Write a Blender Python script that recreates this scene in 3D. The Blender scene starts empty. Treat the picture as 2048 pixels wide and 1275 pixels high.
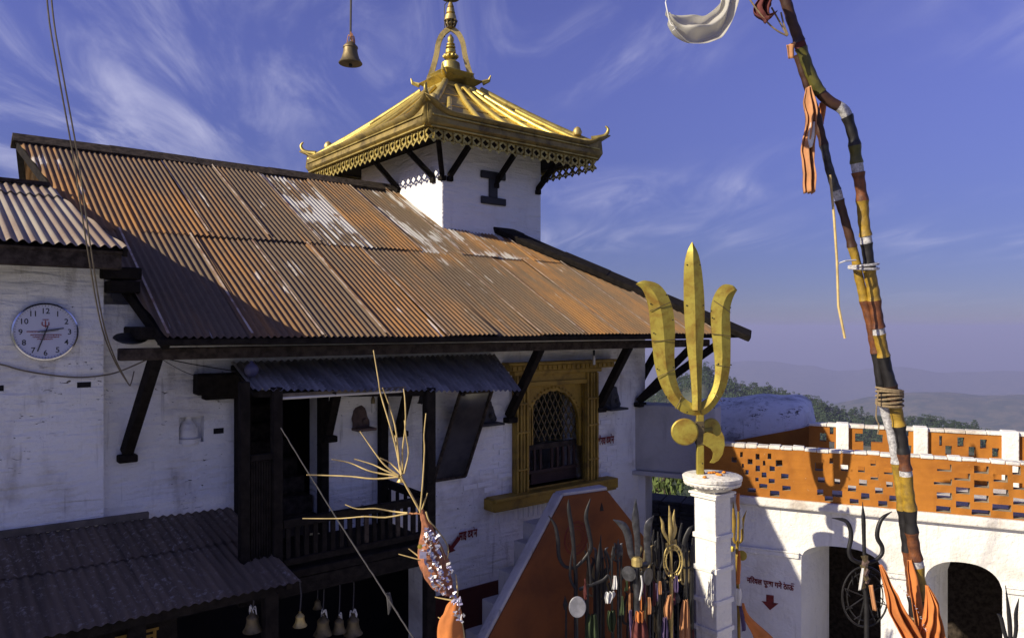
import bpy, math, random
from mathutils import Vector, Matrix
from mathutils import noise as mnoise
random.seed(11)
sc = bpy.context.scene
COL = sc.collection

# ------------------------------------------------------------------ camera, sky, sun, exposure
F, CX, HY, H = 1479.0, 1024.0, 656.0, 4.8          # focal length (px of a 2048 frame), eye level, eye height
cam = bpy.data.cameras.new('camera'); cam.sensor_width = 36; cam.lens = 36 * F / 2048
cam.shift_y = (HY - 637.5) / 2048; cam.clip_start = .05; cam.clip_end = 60000
camo = bpy.data.objects.new('camera', cam); COL.objects.link(camo)
camo.location = (0, 0, H); camo.rotation_euler = (math.radians(90), 0, 0); sc.camera = camo
SUN_H = Vector((-.904, -.427, 0)).normalized(); SUN_EL = math.radians(27.7)
world = bpy.data.worlds.new('World'); sc.world = world; world.use_nodes = True
wn = world.node_tree; bg = wn.nodes['Background']
sky = wn.nodes.new('ShaderNodeTexSky'); sky.sky_type = 'NISHITA'; sky.sun_disc = False
sky.sun_elevation = SUN_EL; sky.sun_rotation = math.atan2(SUN_H.x, SUN_H.y); sky.altitude = 1800
sky.air_density = 1.0; sky.dust_density = .6; sky.ozone_density = 2.2
tint = wn.nodes.new('ShaderNodeMix'); tint.data_type = 'RGBA'; tint.blend_type = 'MULTIPLY'; tint.inputs[0].default_value = 1
wn.links.new(sky.outputs[0], tint.inputs[6])
tc = wn.nodes.new('ShaderNodeTexCoord'); sep = wn.nodes.new('ShaderNodeSeparateXYZ'); wn.links.new(tc.outputs['Generated'], sep.inputs[0])
def wmath(op, a, b=None):
    n = wn.nodes.new('ShaderNodeMath'); n.operation = op
    for i, v in enumerate((a, b)):
        if v is None: continue
        if isinstance(v, (int, float)): n.inputs[i].default_value = v
        else: wn.links.new(v, n.inputs[i])
    return n.outputs[0]
elev = wn.nodes.new('ShaderNodeMapRange'); elev.interpolation_type = 'SMOOTHSTEP'; elev.inputs[1].default_value = -.02; elev.inputs[2].default_value = .42
wn.links.new(sep.outputs[2], elev.inputs[0])
dusty = wn.nodes.new('ShaderNodeMix'); dusty.data_type = 'RGBA'; wn.links.new(elev.outputs[0], dusty.inputs[0])
dusty.inputs[6].default_value = (.172, .166, .275, 1); dusty.inputs[7].default_value = (.57, .42, .715, 1)     # dusty lower air dims and cools the horizon
wn.links.new(dusty.outputs[2], tint.inputs[7])
zc = wmath('ADD', wmath('MAXIMUM', sep.outputs[2], 0.0), .09)
comb = wn.nodes.new('ShaderNodeCombineXYZ')
wn.links.new(wmath('DIVIDE', sep.outputs[0], zc), comb.inputs[0]); wn.links.new(wmath('DIVIDE', sep.outputs[1], zc), comb.inputs[1])
def wnoise(rot, scale3, sc_, det, rough, dist, loc=(0, 0, 0)):
    mp = wn.nodes.new('ShaderNodeMapping'); mp.vector_type = 'TEXTURE'; mp.inputs['Rotation'].default_value = (0, 0, rot); mp.inputs['Scale'].default_value = scale3; mp.inputs['Location'].default_value = loc
    wn.links.new(comb.outputs[0], mp.inputs[0])
    n = wn.nodes.new('ShaderNodeTexNoise'); n.inputs['Scale'].default_value = sc_; n.inputs['Detail'].default_value = det
    n.inputs['Roughness'].default_value = rough; n.inputs['Distortion'].default_value = dist
    wn.links.new(mp.outputs[0], n.inputs['Vector']); return n.outputs[0]
def wramp(v, a, b):
    n = wn.nodes.new('ShaderNodeMapRange'); n.interpolation_type = 'SMOOTHSTEP'; n.inputs[1].default_value = a; n.inputs[2].default_value = b
    wn.links.new(v, n.inputs[0]); return n.outputs[0]
streak = wramp(wnoise(math.radians(98), (1.9, .62, 1), 1.5, 8, .60, 1.1, (.3, 1.2, 0)), .40, .80)
patch = wramp(wnoise(.4, (1, 1, 1), .42, 2, .5, .3, (1.2, 2.0, 0)), .42, .60)
low = wn.nodes.new('ShaderNodeMapRange'); low.inputs[1].default_value = .01; low.inputs[2].default_value = .20; wn.links.new(sep.outputs[2], low.inputs[0])
cl = wmath('MULTIPLY', wmath('MULTIPLY', wmath('MULTIPLY', streak, patch), low.outputs[0]), .66)
mixc = wn.nodes.new('ShaderNodeMix'); mixc.data_type = 'RGBA'; wn.links.new(cl, mixc.inputs[0])
wn.links.new(tint.outputs[2], mixc.inputs[6]); mixc.inputs[7].default_value = (3.4, 3.4, 4.5, 1)
wn.links.new(mixc.outputs[2], bg.inputs[0]); bg.inputs[1].default_value = .10
sl = bpy.data.lights.new('sun', 'SUN'); sl.energy = 3.5; sl.angle = math.radians(.5); sl.color = (1, .90, .72)
so = bpy.data.objects.new('sun', sl); COL.objects.link(so)
so.rotation_euler = (SUN_H * math.cos(SUN_EL) + Vector((0, 0, math.sin(SUN_EL)))).to_track_quat('Z', 'Y').to_euler()
so.location = (-20, -10, 20)
vs = sc.view_settings; vs.view_transform = 'Standard'; vs.look = 'None'; vs.exposure = .95; vs.gamma = 1; vs.use_curve_mapping = False
sc.cycles.use_denoising = True; sc.cycles.max_bounces = 6; sc.cycles.diffuse_bounces = 3; sc.cycles.volume_bounces = 0
sc.cycles.transparent_max_bounces = 6

# ------------------------------------------------------------------ places: how a direction from the eye meets the building's planes
P0 = Vector((-3.79, 6.0, 0)); UX, UY = .7815, .624; PH = math.atan2(UY, UX)
def W(px, py, Y): return Vector(((px - CX) / F * Y, Y, H + (HY - py) / F * Y))
def L(px, py, d):                                    # on the facade plane set forward by d, in building coordinates (along, inward, up)
    r = (px - CX) / F
    Y = (d + P0.x * UY - P0.y * UX) / (UY * r - UX); X = r * Y
    return Vector(((X - P0.x) * UX + (Y - P0.y) * UY, -d, H + (HY - py) / F * Y))
TA = Vector((3.627, 9.0, 0)); PT = math.atan2(-.415, .91); TC, TS = math.cos(PT), math.sin(PT)
def T(px, py, b=0.0):                                # on the terrace wall's plane set back by b, in terrace coordinates
    r = (px - CX) / F
    Y = (b - TA.x * TS + TA.y * TC) / (TC - r * TS); X = r * Y
    return Vector(((X - TA.x) * TC + (Y - TA.y) * TS, b, H + (HY - py) / F * Y))

# ------------------------------------------------------------------ mesh builder
class MB:
    def __init__(s): s.v = []; s.f = []
    def add(s, vs, fs):
        o = len(s.v); s.v += [tuple(v) for v in vs]; s.f += [tuple(i + o for i in f) for f in fs]; return s
    def box(s, x0, x1, y0, y1, z0, z1):
        vs = [(x, y, z) for z in (z0, z1) for y in (y0, y1) for x in (x0, x1)]
        return s.add(vs, [(0, 2, 3, 1), (4, 5, 7, 6), (0, 1, 5, 4), (2, 6, 7, 3), (0, 4, 6, 2), (1, 3, 7, 5)])
    def beam(s, p, q, w, h, up=(0, 0, 1), w2=None, h2=None):
        p, q = Vector(p), Vector(q); a = (q - p).normalized(); up = Vector(up)
        if abs(a.dot(up)) > .98: up = Vector((1, 0, 0))
        r = a.cross(up).normalized(); u = r.cross(a)
        w2 = w2 or w; h2 = h2 or h
        vs = [c + r * x * ww / 2 + u * z * hh / 2 for c, ww, hh in ((p, w, h), (q, w2, h2)) for x, z in ((-1, -1), (1, -1), (1, 1), (-1, 1))]
        return s.add(vs, [(3, 2, 1, 0), (4, 5, 6, 7), (0, 1, 5, 4), (1, 2, 6, 5), (2, 3, 7, 6), (3, 0, 4, 7)])
    def tube(s, pts, r, n=8, flat=1.0, cap=True):
        pts = [Vector(p) for p in pts]; k = len(pts); rs = r if isinstance(r, (list, tuple)) else [r] * k
        ref = Vector((0, 1, 0)); vs = []
        for i, p in enumerate(pts):
            a = (pts[min(i + 1, k - 1)] - pts[max(i - 1, 0)])
            a = a.normalized() if a.length > 1e-9 else Vector((0, 0, 1))
            rf = ref if abs(a.dot(ref)) < .95 else Vector((1, 0, 0))
            x = a.cross(rf).normalized(); y = a.cross(x)
            for j in range(n):
                t = 2 * math.pi * j / n; vs.append(p + x * math.cos(t) * rs[i] + y * math.sin(t) * rs[i] * flat)
        fs = [(i * n + j, i * n + (j + 1) % n, (i + 1) * n + (j + 1) % n, (i + 1) * n + j) for i in range(k - 1) for j in range(n)]
        if cap: fs += [tuple(range(n - 1, -1, -1)), tuple((k - 1) * n + j for j in range(n))]
        return s.add(vs, fs)
    def lathe(s, prof, n=20, c=(0, 0, 0), M=None):
        vs = []
        for r, z in prof:
            for j in range(n):
                t = 2 * math.pi * j / n; v = Vector((r * math.cos(t), r * math.sin(t), z))
                vs.append((M @ v if M else v) + Vector(c))
        k = len(prof)
        fs = [(i * n + j, i * n + (j + 1) % n, (i + 1) * n + (j + 1) % n, (i + 1) * n + j) for i in range(k - 1) for j in range(n)]
        fs += [tuple(range(n - 1, -1, -1)), tuple((k - 1) * n + j for j in range(n))]
        return s.add(vs, fs)
    def prism(s, poly, fn, a, b):                    # outline (x, z) given depth a..b through fn(x, depth, z)
        k = len(poly)
        vs = [fn(x, a, z) for x, z in poly] + [fn(x, b, z) for x, z in poly]
        fs = [tuple(range(k)), tuple(range(2 * k - 1, k - 1, -1))] + [(i, i + k, (i + 1) % k + k, (i + 1) % k) for i in range(k)]
        return s.add(vs, fs)
    def strip(s, xs, zb, zt, y0, y1, sx=0.0):        # a wall with uneven lower and upper edges; sx slants its depth sideways
        k = len(xs); vs = []
        for y, o in ((y0, 0), (y1, sx)):
            for i, x in enumerate(xs): vs += [(x + o, y, zb[i]), (x + o, y, zt[i])]
        fs = []; o = 2 * k
        for i in range(k - 1):
            a, b, c, d = 2 * i, 2 * i + 1, 2 * i + 2, 2 * i + 3
            fs += [(a, c, d, b), (o + a, o + b, o + d, o + c), (a, o + a, o + c, c), (b, d, o + d, o + b)]
        e = 2 * k - 2
        fs += [(0, 1, o + 1, o), (e, o + e, o + e + 1, e + 1)]
        return s.add(vs, fs)
    def holed(s, x0, x1, z0, z1, holes, y0, y1, rev=None):
        xs = sorted({x0, x1} | {min(max(h[i], x0), x1) for h in holes for i in (0, 1)})
        zs = sorted({z0, z1} | {min(max(h[i], z0), z1) for h in holes for i in (2, 3)})
        nx, nz = len(xs) - 1, len(zs) - 1
        def solid(i, j):
            if i < 0 or j < 0 or i >= nx or j >= nz: return False
            cx, cz = (xs[i] + xs[i + 1]) / 2, (zs[j] + zs[j + 1]) / 2
            return not any(h[0] < cx < h[1] and h[2] < cz < h[3] for h in holes)
        S = [[solid(i, j) for j in range(nz)] for i in range(nx)]
        def g(i, j): return 0 <= i < nx and 0 <= j < nz and S[i][j]
        vs = []; fs = []
        def q(*p): o = len(vs); vs.extend(p); fs.append((o, o + 1, o + 2, o + 3))
        def rq(*p):
            edge = all(abs(v[0] - x0) < 1e-9 for v in p) or all(abs(v[0] - x1) < 1e-9 for v in p) or all(abs(v[2] - z0) < 1e-9 for v in p) or all(abs(v[2] - z1) < 1e-9 for v in p)
            if rev is None or edge: q(*p)
            else: rev.add(p, [(0, 1, 2, 3)])
        for i in range(nx):
            for j in range(nz):
                if not S[i][j]: continue
                a, b, c, d = xs[i], xs[i + 1], zs[j], zs[j + 1]
                q((a, y0, c), (b, y0, c), (b, y0, d), (a, y0, d)); q((a, y1, c), (a, y1, d), (b, y1, d), (b, y1, c))
                if not g(i - 1, j): rq((a, y0, c), (a, y0, d), (a, y1, d), (a, y1, c))
                if not g(i + 1, j): rq((b, y0, c), (b, y1, c), (b, y1, d), (b, y0, d))
                if not g(i, j - 1): rq((a, y0, c), (a, y1, c), (b, y1, c), (b, y0, c))
                if not g(i, j + 1): rq((a, y0, d), (b, y0, d), (b, y1, d), (a, y1, d))
        return s.add(vs, fs)
    def grid(s, rows, closed=False):
        n = len(rows[0]); vs = [p for r in rows for p in r]
        fs = [(i * n + j, i * n + (j + 1) % n, (i + 1) * n + (j + 1) % n, (i + 1) * n + j) for i in range(len(rows) - 1) for j in range(n if closed else n - 1)]
        return s.add(vs, fs)
    def build(s, name, m, parent=None, loc=(0, 0, 0), rz=0, smooth=None, bevel=0, thick=0, wob=0, wobs=3.0):
        me = bpy.data.meshes.new(name)
        v = s.v
        if wob:
            v = [tuple(Vector(p) + mnoise.noise_vector(Vector(p) * wobs) * wob) for p in v]
        me.from_pydata(v, [], s.f); me.materials.append(m); me.update()
        if smooth:
            me.shade_smooth()
            if smooth < 180: me.set_sharp_from_angle(angle=math.radians(smooth))
        o = bpy.data.objects.new(name, me); COL.objects.link(o); o.location = loc; o.rotation_euler = (0, 0, rz); o.parent = parent
        if thick:
            md = o.modifiers.new('thickness', 'SOLIDIFY'); md.thickness = thick; md.offset = 0
        if bevel:
            md = o.modifiers.new('edge', 'BEVEL'); md.width = bevel; md.segments = 2; md.limit_method = 'ANGLE'
        return o

def tag(o, label, cat, group=None):
    o['label'] = label; o['category'] = cat
    if group: o['group'] = group
    return o
def thing(name, label, cat, loc=(0, 0, 0), rz=0, group=None):
    o = bpy.data.objects.new(name, None); COL.objects.link(o); o.empty_display_size = .1
    o.location = loc; o.rotation_euler = (0, 0, rz); return tag(o, label, cat, group)
def struct(o): o['kind'] = 'structure'; return o
def smoothpath(pts, n=6):
    pts = [Vector(p) for p in pts]; out = []
    for i in range(len(pts) - 1):
        a, b, c, d = pts[max(i - 1, 0)], pts[i], pts[i + 1], pts[min(i + 2, len(pts) - 1)]
        for k in range(n):
            t = k / n
            out.append(.5 * ((2 * b) + (c - a) * t + (2 * a - 5 * b + 4 * c - d) * t * t + (3 * b - a - 3 * c + d) * t ** 3))
    return out + [pts[-1]]
def lerp(a, b, t): return a + (b - a) * t

# ------------------------------------------------------------------ materials
class G:
    def __init__(s, name):
        s.m = bpy.data.materials.new(name); s.m.use_nodes = True; s.t = s.m.node_tree; s.b = s.t.nodes['Principled BSDF']
        s.tc = s.t.nodes.new('ShaderNodeTexCoord')
    def lk(s, a, b): s.t.links.new(a, b)
    def vec(s, scale=(1, 1, 1), rot=(0, 0, 0), loc=(0, 0, 0), src='Object'):
        n = s.t.nodes.new('ShaderNodeMapping'); n.inputs['Scale'].default_value = scale; n.inputs['Rotation'].default_value = rot; n.inputs['Location'].default_value = loc
        s.lk(s.tc.outputs[src], n.inputs[0]); return n.outputs[0]
    def noise(s, scale, det=4, rough=.55, dist=0, v=None):
        n = s.t.nodes.new('ShaderNodeTexNoise'); n.inputs['Scale'].default_value = scale; n.inputs['Detail'].default_value = det
        n.inputs['Roughness'].default_value = rough; n.inputs['Distortion'].default_value = dist
        s.lk(v or s.tc.outputs['Object'], n.inputs['Vector']); return n.outputs[0]
    def rng(s, v, a, b, lo=0, hi=1):
        n = s.t.nodes.new('ShaderNodeMapRange'); n.interpolation_type = 'SMOOTHSTEP'
        for i, x in ((1, a), (2, b), (3, lo), (4, hi)): n.inputs[i].default_value = x
        s.lk(v, n.inputs[0]); return n.outputs[0]
    def math(s, op, a, b=0.0):
        n = s.t.nodes.new('ShaderNodeMath'); n.operation = op
        for i, v in enumerate((a, b)):
            if isinstance(v, (int, float)): n.inputs[i].default_value = v
            else: s.lk(v, n.inputs[i])
        return n.outputs[0]
    def mix(s, f, a, b, mode='MIX'):
        n = s.t.nodes.new('ShaderNodeMix'); n.data_type = 'RGBA'; n.blend_type = mode
        for i, v in ((0, f), (6, a), (7, b)):
            if isinstance(v, (int, float)): n.inputs[i].default_value = v
            elif isinstance(v, tuple): n.inputs[i].default_value = (*v, 1)
            else: s.lk(v, n.inputs[i])
        return n.outputs[2]
    def rnd(s): return s.t.nodes.new('ShaderNodeObjectInfo').outputs['Random']
    def bump(s, h, st=.5, d=.01):
        n = s.t.nodes.new('ShaderNodeBump'); n.inputs['Strength'].default_value = st; n.inputs['Distance'].default_value = d
        s.lk(h, n.inputs['Height']); s.lk(n.outputs[0], s.b.inputs['Normal'])
    def out(s, col, rough=.8, metal=0.0, spec=None):
        for k, v in (('Base Color', col), ('Roughness', rough), ('Metallic', metal)):
            if isinstance(v, tuple): s.b.inputs[k].default_value = (*v, 1)
            elif isinstance(v, (int, float)): s.b.inputs[k].default_value = v
            else: s.lk(v, s.b.inputs[k])
        if spec is not None: s.b.inputs['Specular IOR Level'].default_value = spec
        return s.m
def simple(name, col, rough=.8, metal=0.0, var=.35, scale=9, bump=.25, bd=.004, col2=None, spec=None):
    g = G(name); n = g.noise(scale, 5, .6); c2 = col2 or tuple(c * (1 - var) for c in col)
    c = g.mix(g.rng(n, .3, .7), col, c2); g.bump(g.noise(scale * 6, 4), bump, bd)
    return g.out(c, rough, metal, spec)
def whitewash(name, base, dirt, amt=.5, speck=.5, brick=True, pit=.685):
    g = G(name)
    n1 = g.noise(1.3, 6, .62, .4); n2 = g.noise(7, 5, .65); streak = g.noise(2.2, 5, .6, .3, g.vec((2.6, 2.6, .5)))
    d = g.math('MULTIPLY', g.rng(n1, .46, .74), amt)
    d2 = g.math('MULTIPLY', g.rng(streak, .56, .78), amt * .8)
    c = g.mix(d, base, dirt); c = g.mix(d2, c, tuple(x * .8 for x in dirt))
    c = g.mix(g.math('MULTIPLY', g.rng(n2, .55, .8), .35), c, tuple(x * .92 for x in base))
    flakes = g.noise(16, 3, .7, .8, g.vec((.8, .8, 2.2)))
    fm = g.math('MULTIPLY', g.rng(flakes, pit, pit + .025), g.math('MULTIPLY', g.rng(g.noise(2.0, 3), .45, .62), speck))
    c = g.mix(fm, c, (.10, .085, .07))
    hgt = g.math('ADD', g.noise(11, 5, .6), g.math('MULTIPLY', g.noise(34, 3), .35))
    hgt = g.math('SUBTRACT', hgt, g.math('MULTIPLY', fm, .8))
    if brick:
        course = g.noise(5, 2, .5, .5, g.vec((.55, .55, 3.4))); hgt = g.math('ADD', hgt, g.math('MULTIPLY', course, 1.5))
    hgt = g.math('ADD', hgt, g.math('MULTIPLY', g.noise(3.2, 3, .5), 1.6))
    drip = g.noise(3.5, 4, .6, .2, g.vec((3.2, 3.2, .22), loc=(1, 2, 0))); c = g.mix(g.math('MULTIPLY', g.rng(drip, .60, .74), amt * .9), c, tuple(x * .62 for x in dirt))
    g.bump(hgt, .75, .026)
    return g.out(c, .92, 0, .2)
def rust(name, gal, dark, orange, galc):
    g = G(name); r = g.rnd()
    st = g.noise(1.0, 6, .62, .3, g.vec((9, .55, .55))); fine = g.noise(22, 4, .6, 0, g.vec((1, .45, .45)))
    big = g.noise(.8, 4, .6, .4)
    f = g.math('ADD', g.math('MULTIPLY', st, .55), g.math('ADD', g.math('MULTIPLY', big, .5), g.math('MULTIPLY', r, .14)))
    c = g.mix(g.rng(f, .50, .78), dark, orange)
    c = g.mix(g.math('MULTIPLY', g.rng(fine, .45, .75), .32), c, tuple(x * .45 for x in dark))
    gm = g.math('ADD', g.math('MULTIPLY', g.noise(1.2, 5, .7, .5, g.vec((11, .7, .7), loc=(3, 1, 0))), .7), g.math('MULTIPLY', g.noise(.9, 3, .6, .2, g.vec(loc=(5, 2, 1))), .5))
    gm = g.rng(gm, gal, gal + .045)
    c = g.mix(g.math('MULTIPLY', gm, .7), c, galc)
    g.bump(fine, .25, .004)
    return g.out(c, g.mix(gm, (.85,) * 3, (.6,) * 3), 0, .25)

M = {}
M['white'] = whitewash('whitewashed_brick', (.86, .845, .81), (.40, .36, .31), .75, 1.0, True, .655)
M['white_t'] = whitewash('whitewashed_plaster', (.80, .78, .72), (.45, .40, .32), .4, .45, False)
M['white_tower'] = whitewash('tower_whitewash', (.86, .85, .83), (.55, .52, .47), .25, .1)
M['white_worn'] = whitewash('worn_lime_coping', (.74, .71, .64), (.30, .22, .15), .75, 1.0, False)
M['vault'] = whitewash('stained_lime_vault', (.84, .83, .82), (.16, .15, .14), .8, 1.0, False, .57)
M['cement'] = whitewash('grey_cement', (.52, .50, .47), (.32, .30, .28), .6, .3, False)
M['cement_pale'] = whitewash('pale_cement', (.50, .48, .46), (.26, .24, .22), .7, .8, False)
M['lap'] = simple('bare_zinc_edge', (.62, .52, .38), .6, 0, .6, 7, .2, col2=(.30, .16, .08))
M['rust'] = rust('rusted_sheet', .72, (.155, .110, .068), (.33, .165, .054), (.56, .52, .46))
M['rust_pale'] = rust('half_rusted_sheet', .60, (.155, .110, .068), (.33, .165, .054), (.60, .59, .55))
def gal_sheet(name, a, b, sp, lo, hi, rough=.55, spec=.35):
    g = G(name); st = g.noise(1, 5, .6, .2, g.vec((7, .5, .5))); n = g.noise(26, 5, .7)
    patch = g.noise(1.1, 4, .6, .4)
    c = g.mix(g.rng(st, .35, .65), a, b)
    c = g.mix(g.math('MULTIPLY', g.rng(n, lo, hi), g.rng(patch, .38, .6)), c, sp)
    g.bump(n, .3, .004); return g.out(c, rough, 0.0, spec)
M['grey_sheet'] = gal_sheet('old_galvanised_sheet', (.32, .28, .21), (.23, .165, .11), (.44, .40, .31), .55, .75)
M['dark_sheet'] = gal_sheet('sooty_sheet', (.165, .125, .088), (.105, .082, .060), (.30, .26, .22), .53, .66, .9, .08)
M['porch_sheet'] = gal_sheet('sooty_galvanised_sheet', (.36, .33, .30), (.19, .175, .16), (.62, .60, .58), .55, .68, .7, .2)
M['wood'] = simple('black_timber', (.020, .016, .013), .9, 0, .6, 14, .6, .008, spec=.12)
M['wood2'] = simple('weathered_timber', (.075, .058, .045), .92, 0, .7, 16, .6, .008, spec=.12)
M['purlin'] = simple('pale_timber', (.17, .14, .11), .85, 0, .5, 8)
M['dark'] = simple('interior_shade', (.012, .010, .010), .95)  # near-black colour painted in for the shade of rooms and holes
def gold(name, a, b, rough, metal):
    g = G(name); n = g.noise(5, 6, .62, .5); n2 = g.noise(30, 4, .6)
    c = g.mix(g.rng(n, .4, .72), a, b); c = g.mix(g.math('MULTIPLY', g.rng(n2, .5, .8), .4), c, tuple(x * .5 for x in b))
    g.bump(g.math('ADD', g.noise(3.5, 3), g.math('MULTIPLY', n2, .25)), .35, .02)
    return g.out(c, g.mix(n, (rough,) * 3, (min(rough + .25, 1),) * 3), metal)
M['gilt'] = gold('gilded_copper', (.55, .43, .12), (.21, .155, .045), .36, .7)
M['fascia'] = gold('dark_gilt', (.34, .25, .075), (.13, .095, .035), .42, .6)
M['gilt_b'] = gold('bright_gilt', (.86, .66, .16), (.60, .42, .09), .3, .7)
M['brass'] = gold('aged_brass', (.60, .46, .17), (.22, .17, .07), .4, .7)
M['trident_gold'] = gold('brass_sheet', (.44, .36, .060), (.27, .155, .022), .40, .5)
M['window_gold'] = gold('window_brass', (.34, .22, .030), (.17, .105, .016), .5, .25)
M['bronze'] = gold('dull_bronze', (.22, .17, .085), (.07, .058, .035), .45, .7)
M['iron'] = simple('black_iron', (.025, .024, .025), .5, .3, .5, 20)
M['steel'] = simple('old_steel', (.13, .13, .135), .42, .75, .6, 16)
M['chrome'] = simple('chrome_rim', (.75, .75, .78), .18, 1, .2, 20, .05)
M['face'] = simple('clock_face', (.60, .61, .72), .35, 0, .05, 4, 0)
M['black'] = simple('black_paint', (.02, .02, .022), .6, 0, .2)
M['red'] = simple('red_paint', (.22, .022, .016), .8, 0, .5, 30)
M['ochre'] = simple('yellow_paint', (.30, .17, .02), .8, 0, .4, 20)
def paint(name, a, b, wear, amt, bs=.4):
    g = G(name); n = g.noise(1.6, 6, .65, .4); f = g.noise(14, 5, .7)
    c = g.mix(g.rng(n, .35, .75), a, b); c = g.mix(g.math('MULTIPLY', g.rng(f, .66, .72), amt), c, wear)
    g.bump(g.math('ADD', g.noise(9, 5), g.math('MULTIPLY', f, .5)), bs, .012); return g.out(c, .9, 0, .2)
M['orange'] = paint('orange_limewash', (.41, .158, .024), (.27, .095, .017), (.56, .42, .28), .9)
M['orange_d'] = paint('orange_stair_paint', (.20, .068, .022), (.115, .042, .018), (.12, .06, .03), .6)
M['plinth'] = paint('dark_red_plinth', (.10, .028, .02), (.07, .022, .018), (.03, .02, .02), .6)
M['orange_cloth'] = simple('orange_cloth', (.62, .20, .045), .85, 0, .3, 7, .4)
M['tan_cloth'] = simple('faded_orange_cloth', (.52, .24, .10), .85, 0, .3, 7, .4)
M['brown_cloth'] = simple('brown_orange_cloth', (.40, .15, .07), .85, 0, .5, 30, .6)
M['red_cloth'] = simple('dark_red_cloth', (.14, .03, .025), .85, 0, .4, 9, .4)
M['pink_cloth'] = simple('pink_cloth', (.15, .035, .07), .8, 0, .4, 9)
M['violet_cloth'] = simple('violet_cloth', (.10, .065, .15), .8, 0, .4, 9)
M['green_cloth'] = simple('green_cloth', (.05, .075, .025), .85, 0, .4, 9)
M['white_cloth'] = simple('white_cloth', (.70, .69, .66), .85, 0, .15, 9)
def muslin():
    g = G('sheer_muslin'); n = g.noise(3, 4); g.out(g.mix(n, (.78, .76, .68), (.62, .60, .54)), .9)
    tr = g.t.nodes.new('ShaderNodeBsdfTranslucent'); tr.inputs[0].default_value = (.75, .72, .62, 1)
    mx = g.t.nodes.new('ShaderNodeMixShader'); mx.inputs[0].default_value = .5; out = g.t.nodes['Material Output']
    tp = g.t.nodes.new('ShaderNodeBsdfTransparent'); m2 = g.t.nodes.new('ShaderNodeMixShader'); m2.inputs[0].default_value = .22
    g.lk(g.b.outputs[0], mx.inputs[1]); g.lk(tr.outputs[0], mx.inputs[2]); g.lk(mx.outputs[0], m2.inputs[1]); g.lk(tp.outputs[0], m2.inputs[2]); g.lk(m2.outputs[0], out.inputs[0])
    return g.m
M['muslin'] = muslin()
M['straw'] = simple('dry_straw_twig', (.62, .46, .18), .6, 0, .35, 12)
M['rope'] = simple('grey_rope', (.055, .052, .055), .9, 0, .4, 60, .8)
M['twine'] = simple('jute_twine', (.30, .22, .12), .9, 0, .4, 60, .8)
M['cable'] = simple('dusty_cable', (.075, .065, .05), .6, 0, .3, 20)
M['cable2'] = simple('brown_cable', (.16, .13, .085), .6, 0, .3, 20)
M['tinsel'] = simple('silver_tinsel', (.86, .85, .86), .25, .55, .3, 40, .5)
M['tinsel_v'] = simple('violet_tinsel', (.46, .43, .60), .3, .5, .3, 40, .5)
M['bam_y'] = simple('yellow_bamboo', (.38, .235, .022), .45, 0, .45, 22, .5, .006, col2=(.20, .125, .02))
M['bam_b'] = simple('black_painted_bamboo', (.020, .018, .018), .45, 0, .5, 20)
M['bam_r'] = simple('rust_painted_bamboo', (.20, .066, .018), .55, 0, .4, 20, .5, .006, col2=(.075, .026, .012))
M['bam_o'] = simple('olive_bamboo', (.13, .115, .018), .45, 0, .5, 10, .2, col2=(.05, .05, .012))
M['bam_d'] = simple('brown_bamboo', (.07, .030, .016), .5, 0, .5, 12)
M['bam_w'] = simple('white_tape', (.62, .61, .60), .5, 0, .4, 60, .6, col2=(.25, .24, .24))
M['stone'] = simple('dark_carved_stone', (.05, .048, .050), .7, 0, .5, 18, .8, .012)
M['stone_r'] = simple('red_brown_stone', (.16, .105, .085), .8, 0, .4, 18, .8, .01)
M['slate'] = simple('stacked_slate', (.045, .046, .05), .8, 0, .5, 9, .6, .01)
M['marigold'] = simple('marigold_petals', (.75, .26, .02), .8, 0, .3, 30)
M['glass_tube'] = simple('glass_tube', (.60, .58, .54), .25, 0, .1, 4, 0)
M['mirror'] = simple('framed_print', (.060, .055, .055), .12, 0, .6, 2.5, 0, col2=(.02, .02, .024), spec=.8)
M['violet'] = simple('violet_plastic', (.13, .12, .20), .5, 0, .3, 6)
M['paving'] = simple('bounce_paving', (.58, .56, .52), .9, 0, .4, 2, .5, .01)  # courtyard out of view, paled to bounce sunlight onto the shaded facade
g = G('hillside')
hn = g.noise(.012, 7, .65, .6); hf = g.noise(.09, 5, .7)
hc = g.mix(g.rng(hn, .4, .62), (.038, .058, .024), (.13, .12, .065)); hc = g.mix(g.math('MULTIPLY', g.rng(hf, .45, .65), .6), hc, (.035, .05, .024))
M['hill'] = g.out(hc, .95)
M['leaf'] = simple('tree_foliage', (.042, .070, .024), .9, 0, .5, .6, 0, col2=(.022, .040, .016))
M['leaf_y'] = simple('yellow_green_foliage', (.12, .16, .035), .9, 0, .5, .9, 0, col2=(.05, .08, .02))  # lighter yellow-green leaf colour
M['bark'] = simple('bark', (.08, .06, .045), .9)

def text_into(mb, body, size, org, u, v, off=.012, align='CENTER'):
    """flat lettering laid on a surface: origin org, along u, up v"""
    cu = bpy.data.curves.new('lettering', 'FONT'); cu.body = body; cu.size = 1; cu.align_x = align; cu.offset = off; cu.resolution_u = 2
    o = bpy.data.objects.new('lettering', cu); COL.objects.link(o)
    bpy.context.view_layer.update()
    me = bpy.data.meshes.new_from_object(o.evaluated_get(bpy.context.evaluated_depsgraph_get()))
    u, v, org = Vector(u), Vector(v), Vector(org)
    mb.add([org + u * (p.co.x * size) + v * (p.co.y * size) for p in me.vertices], [tuple(p.vertices) for p in me.polygons])
    w = max((p.co.x for p in me.vertices), default=0) - min((p.co.x for p in me.vertices), default=0)
    bpy.data.objects.remove(o); bpy.data.curves.remove(cu); bpy.data.meshes.remove(me)
    return w * size

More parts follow.
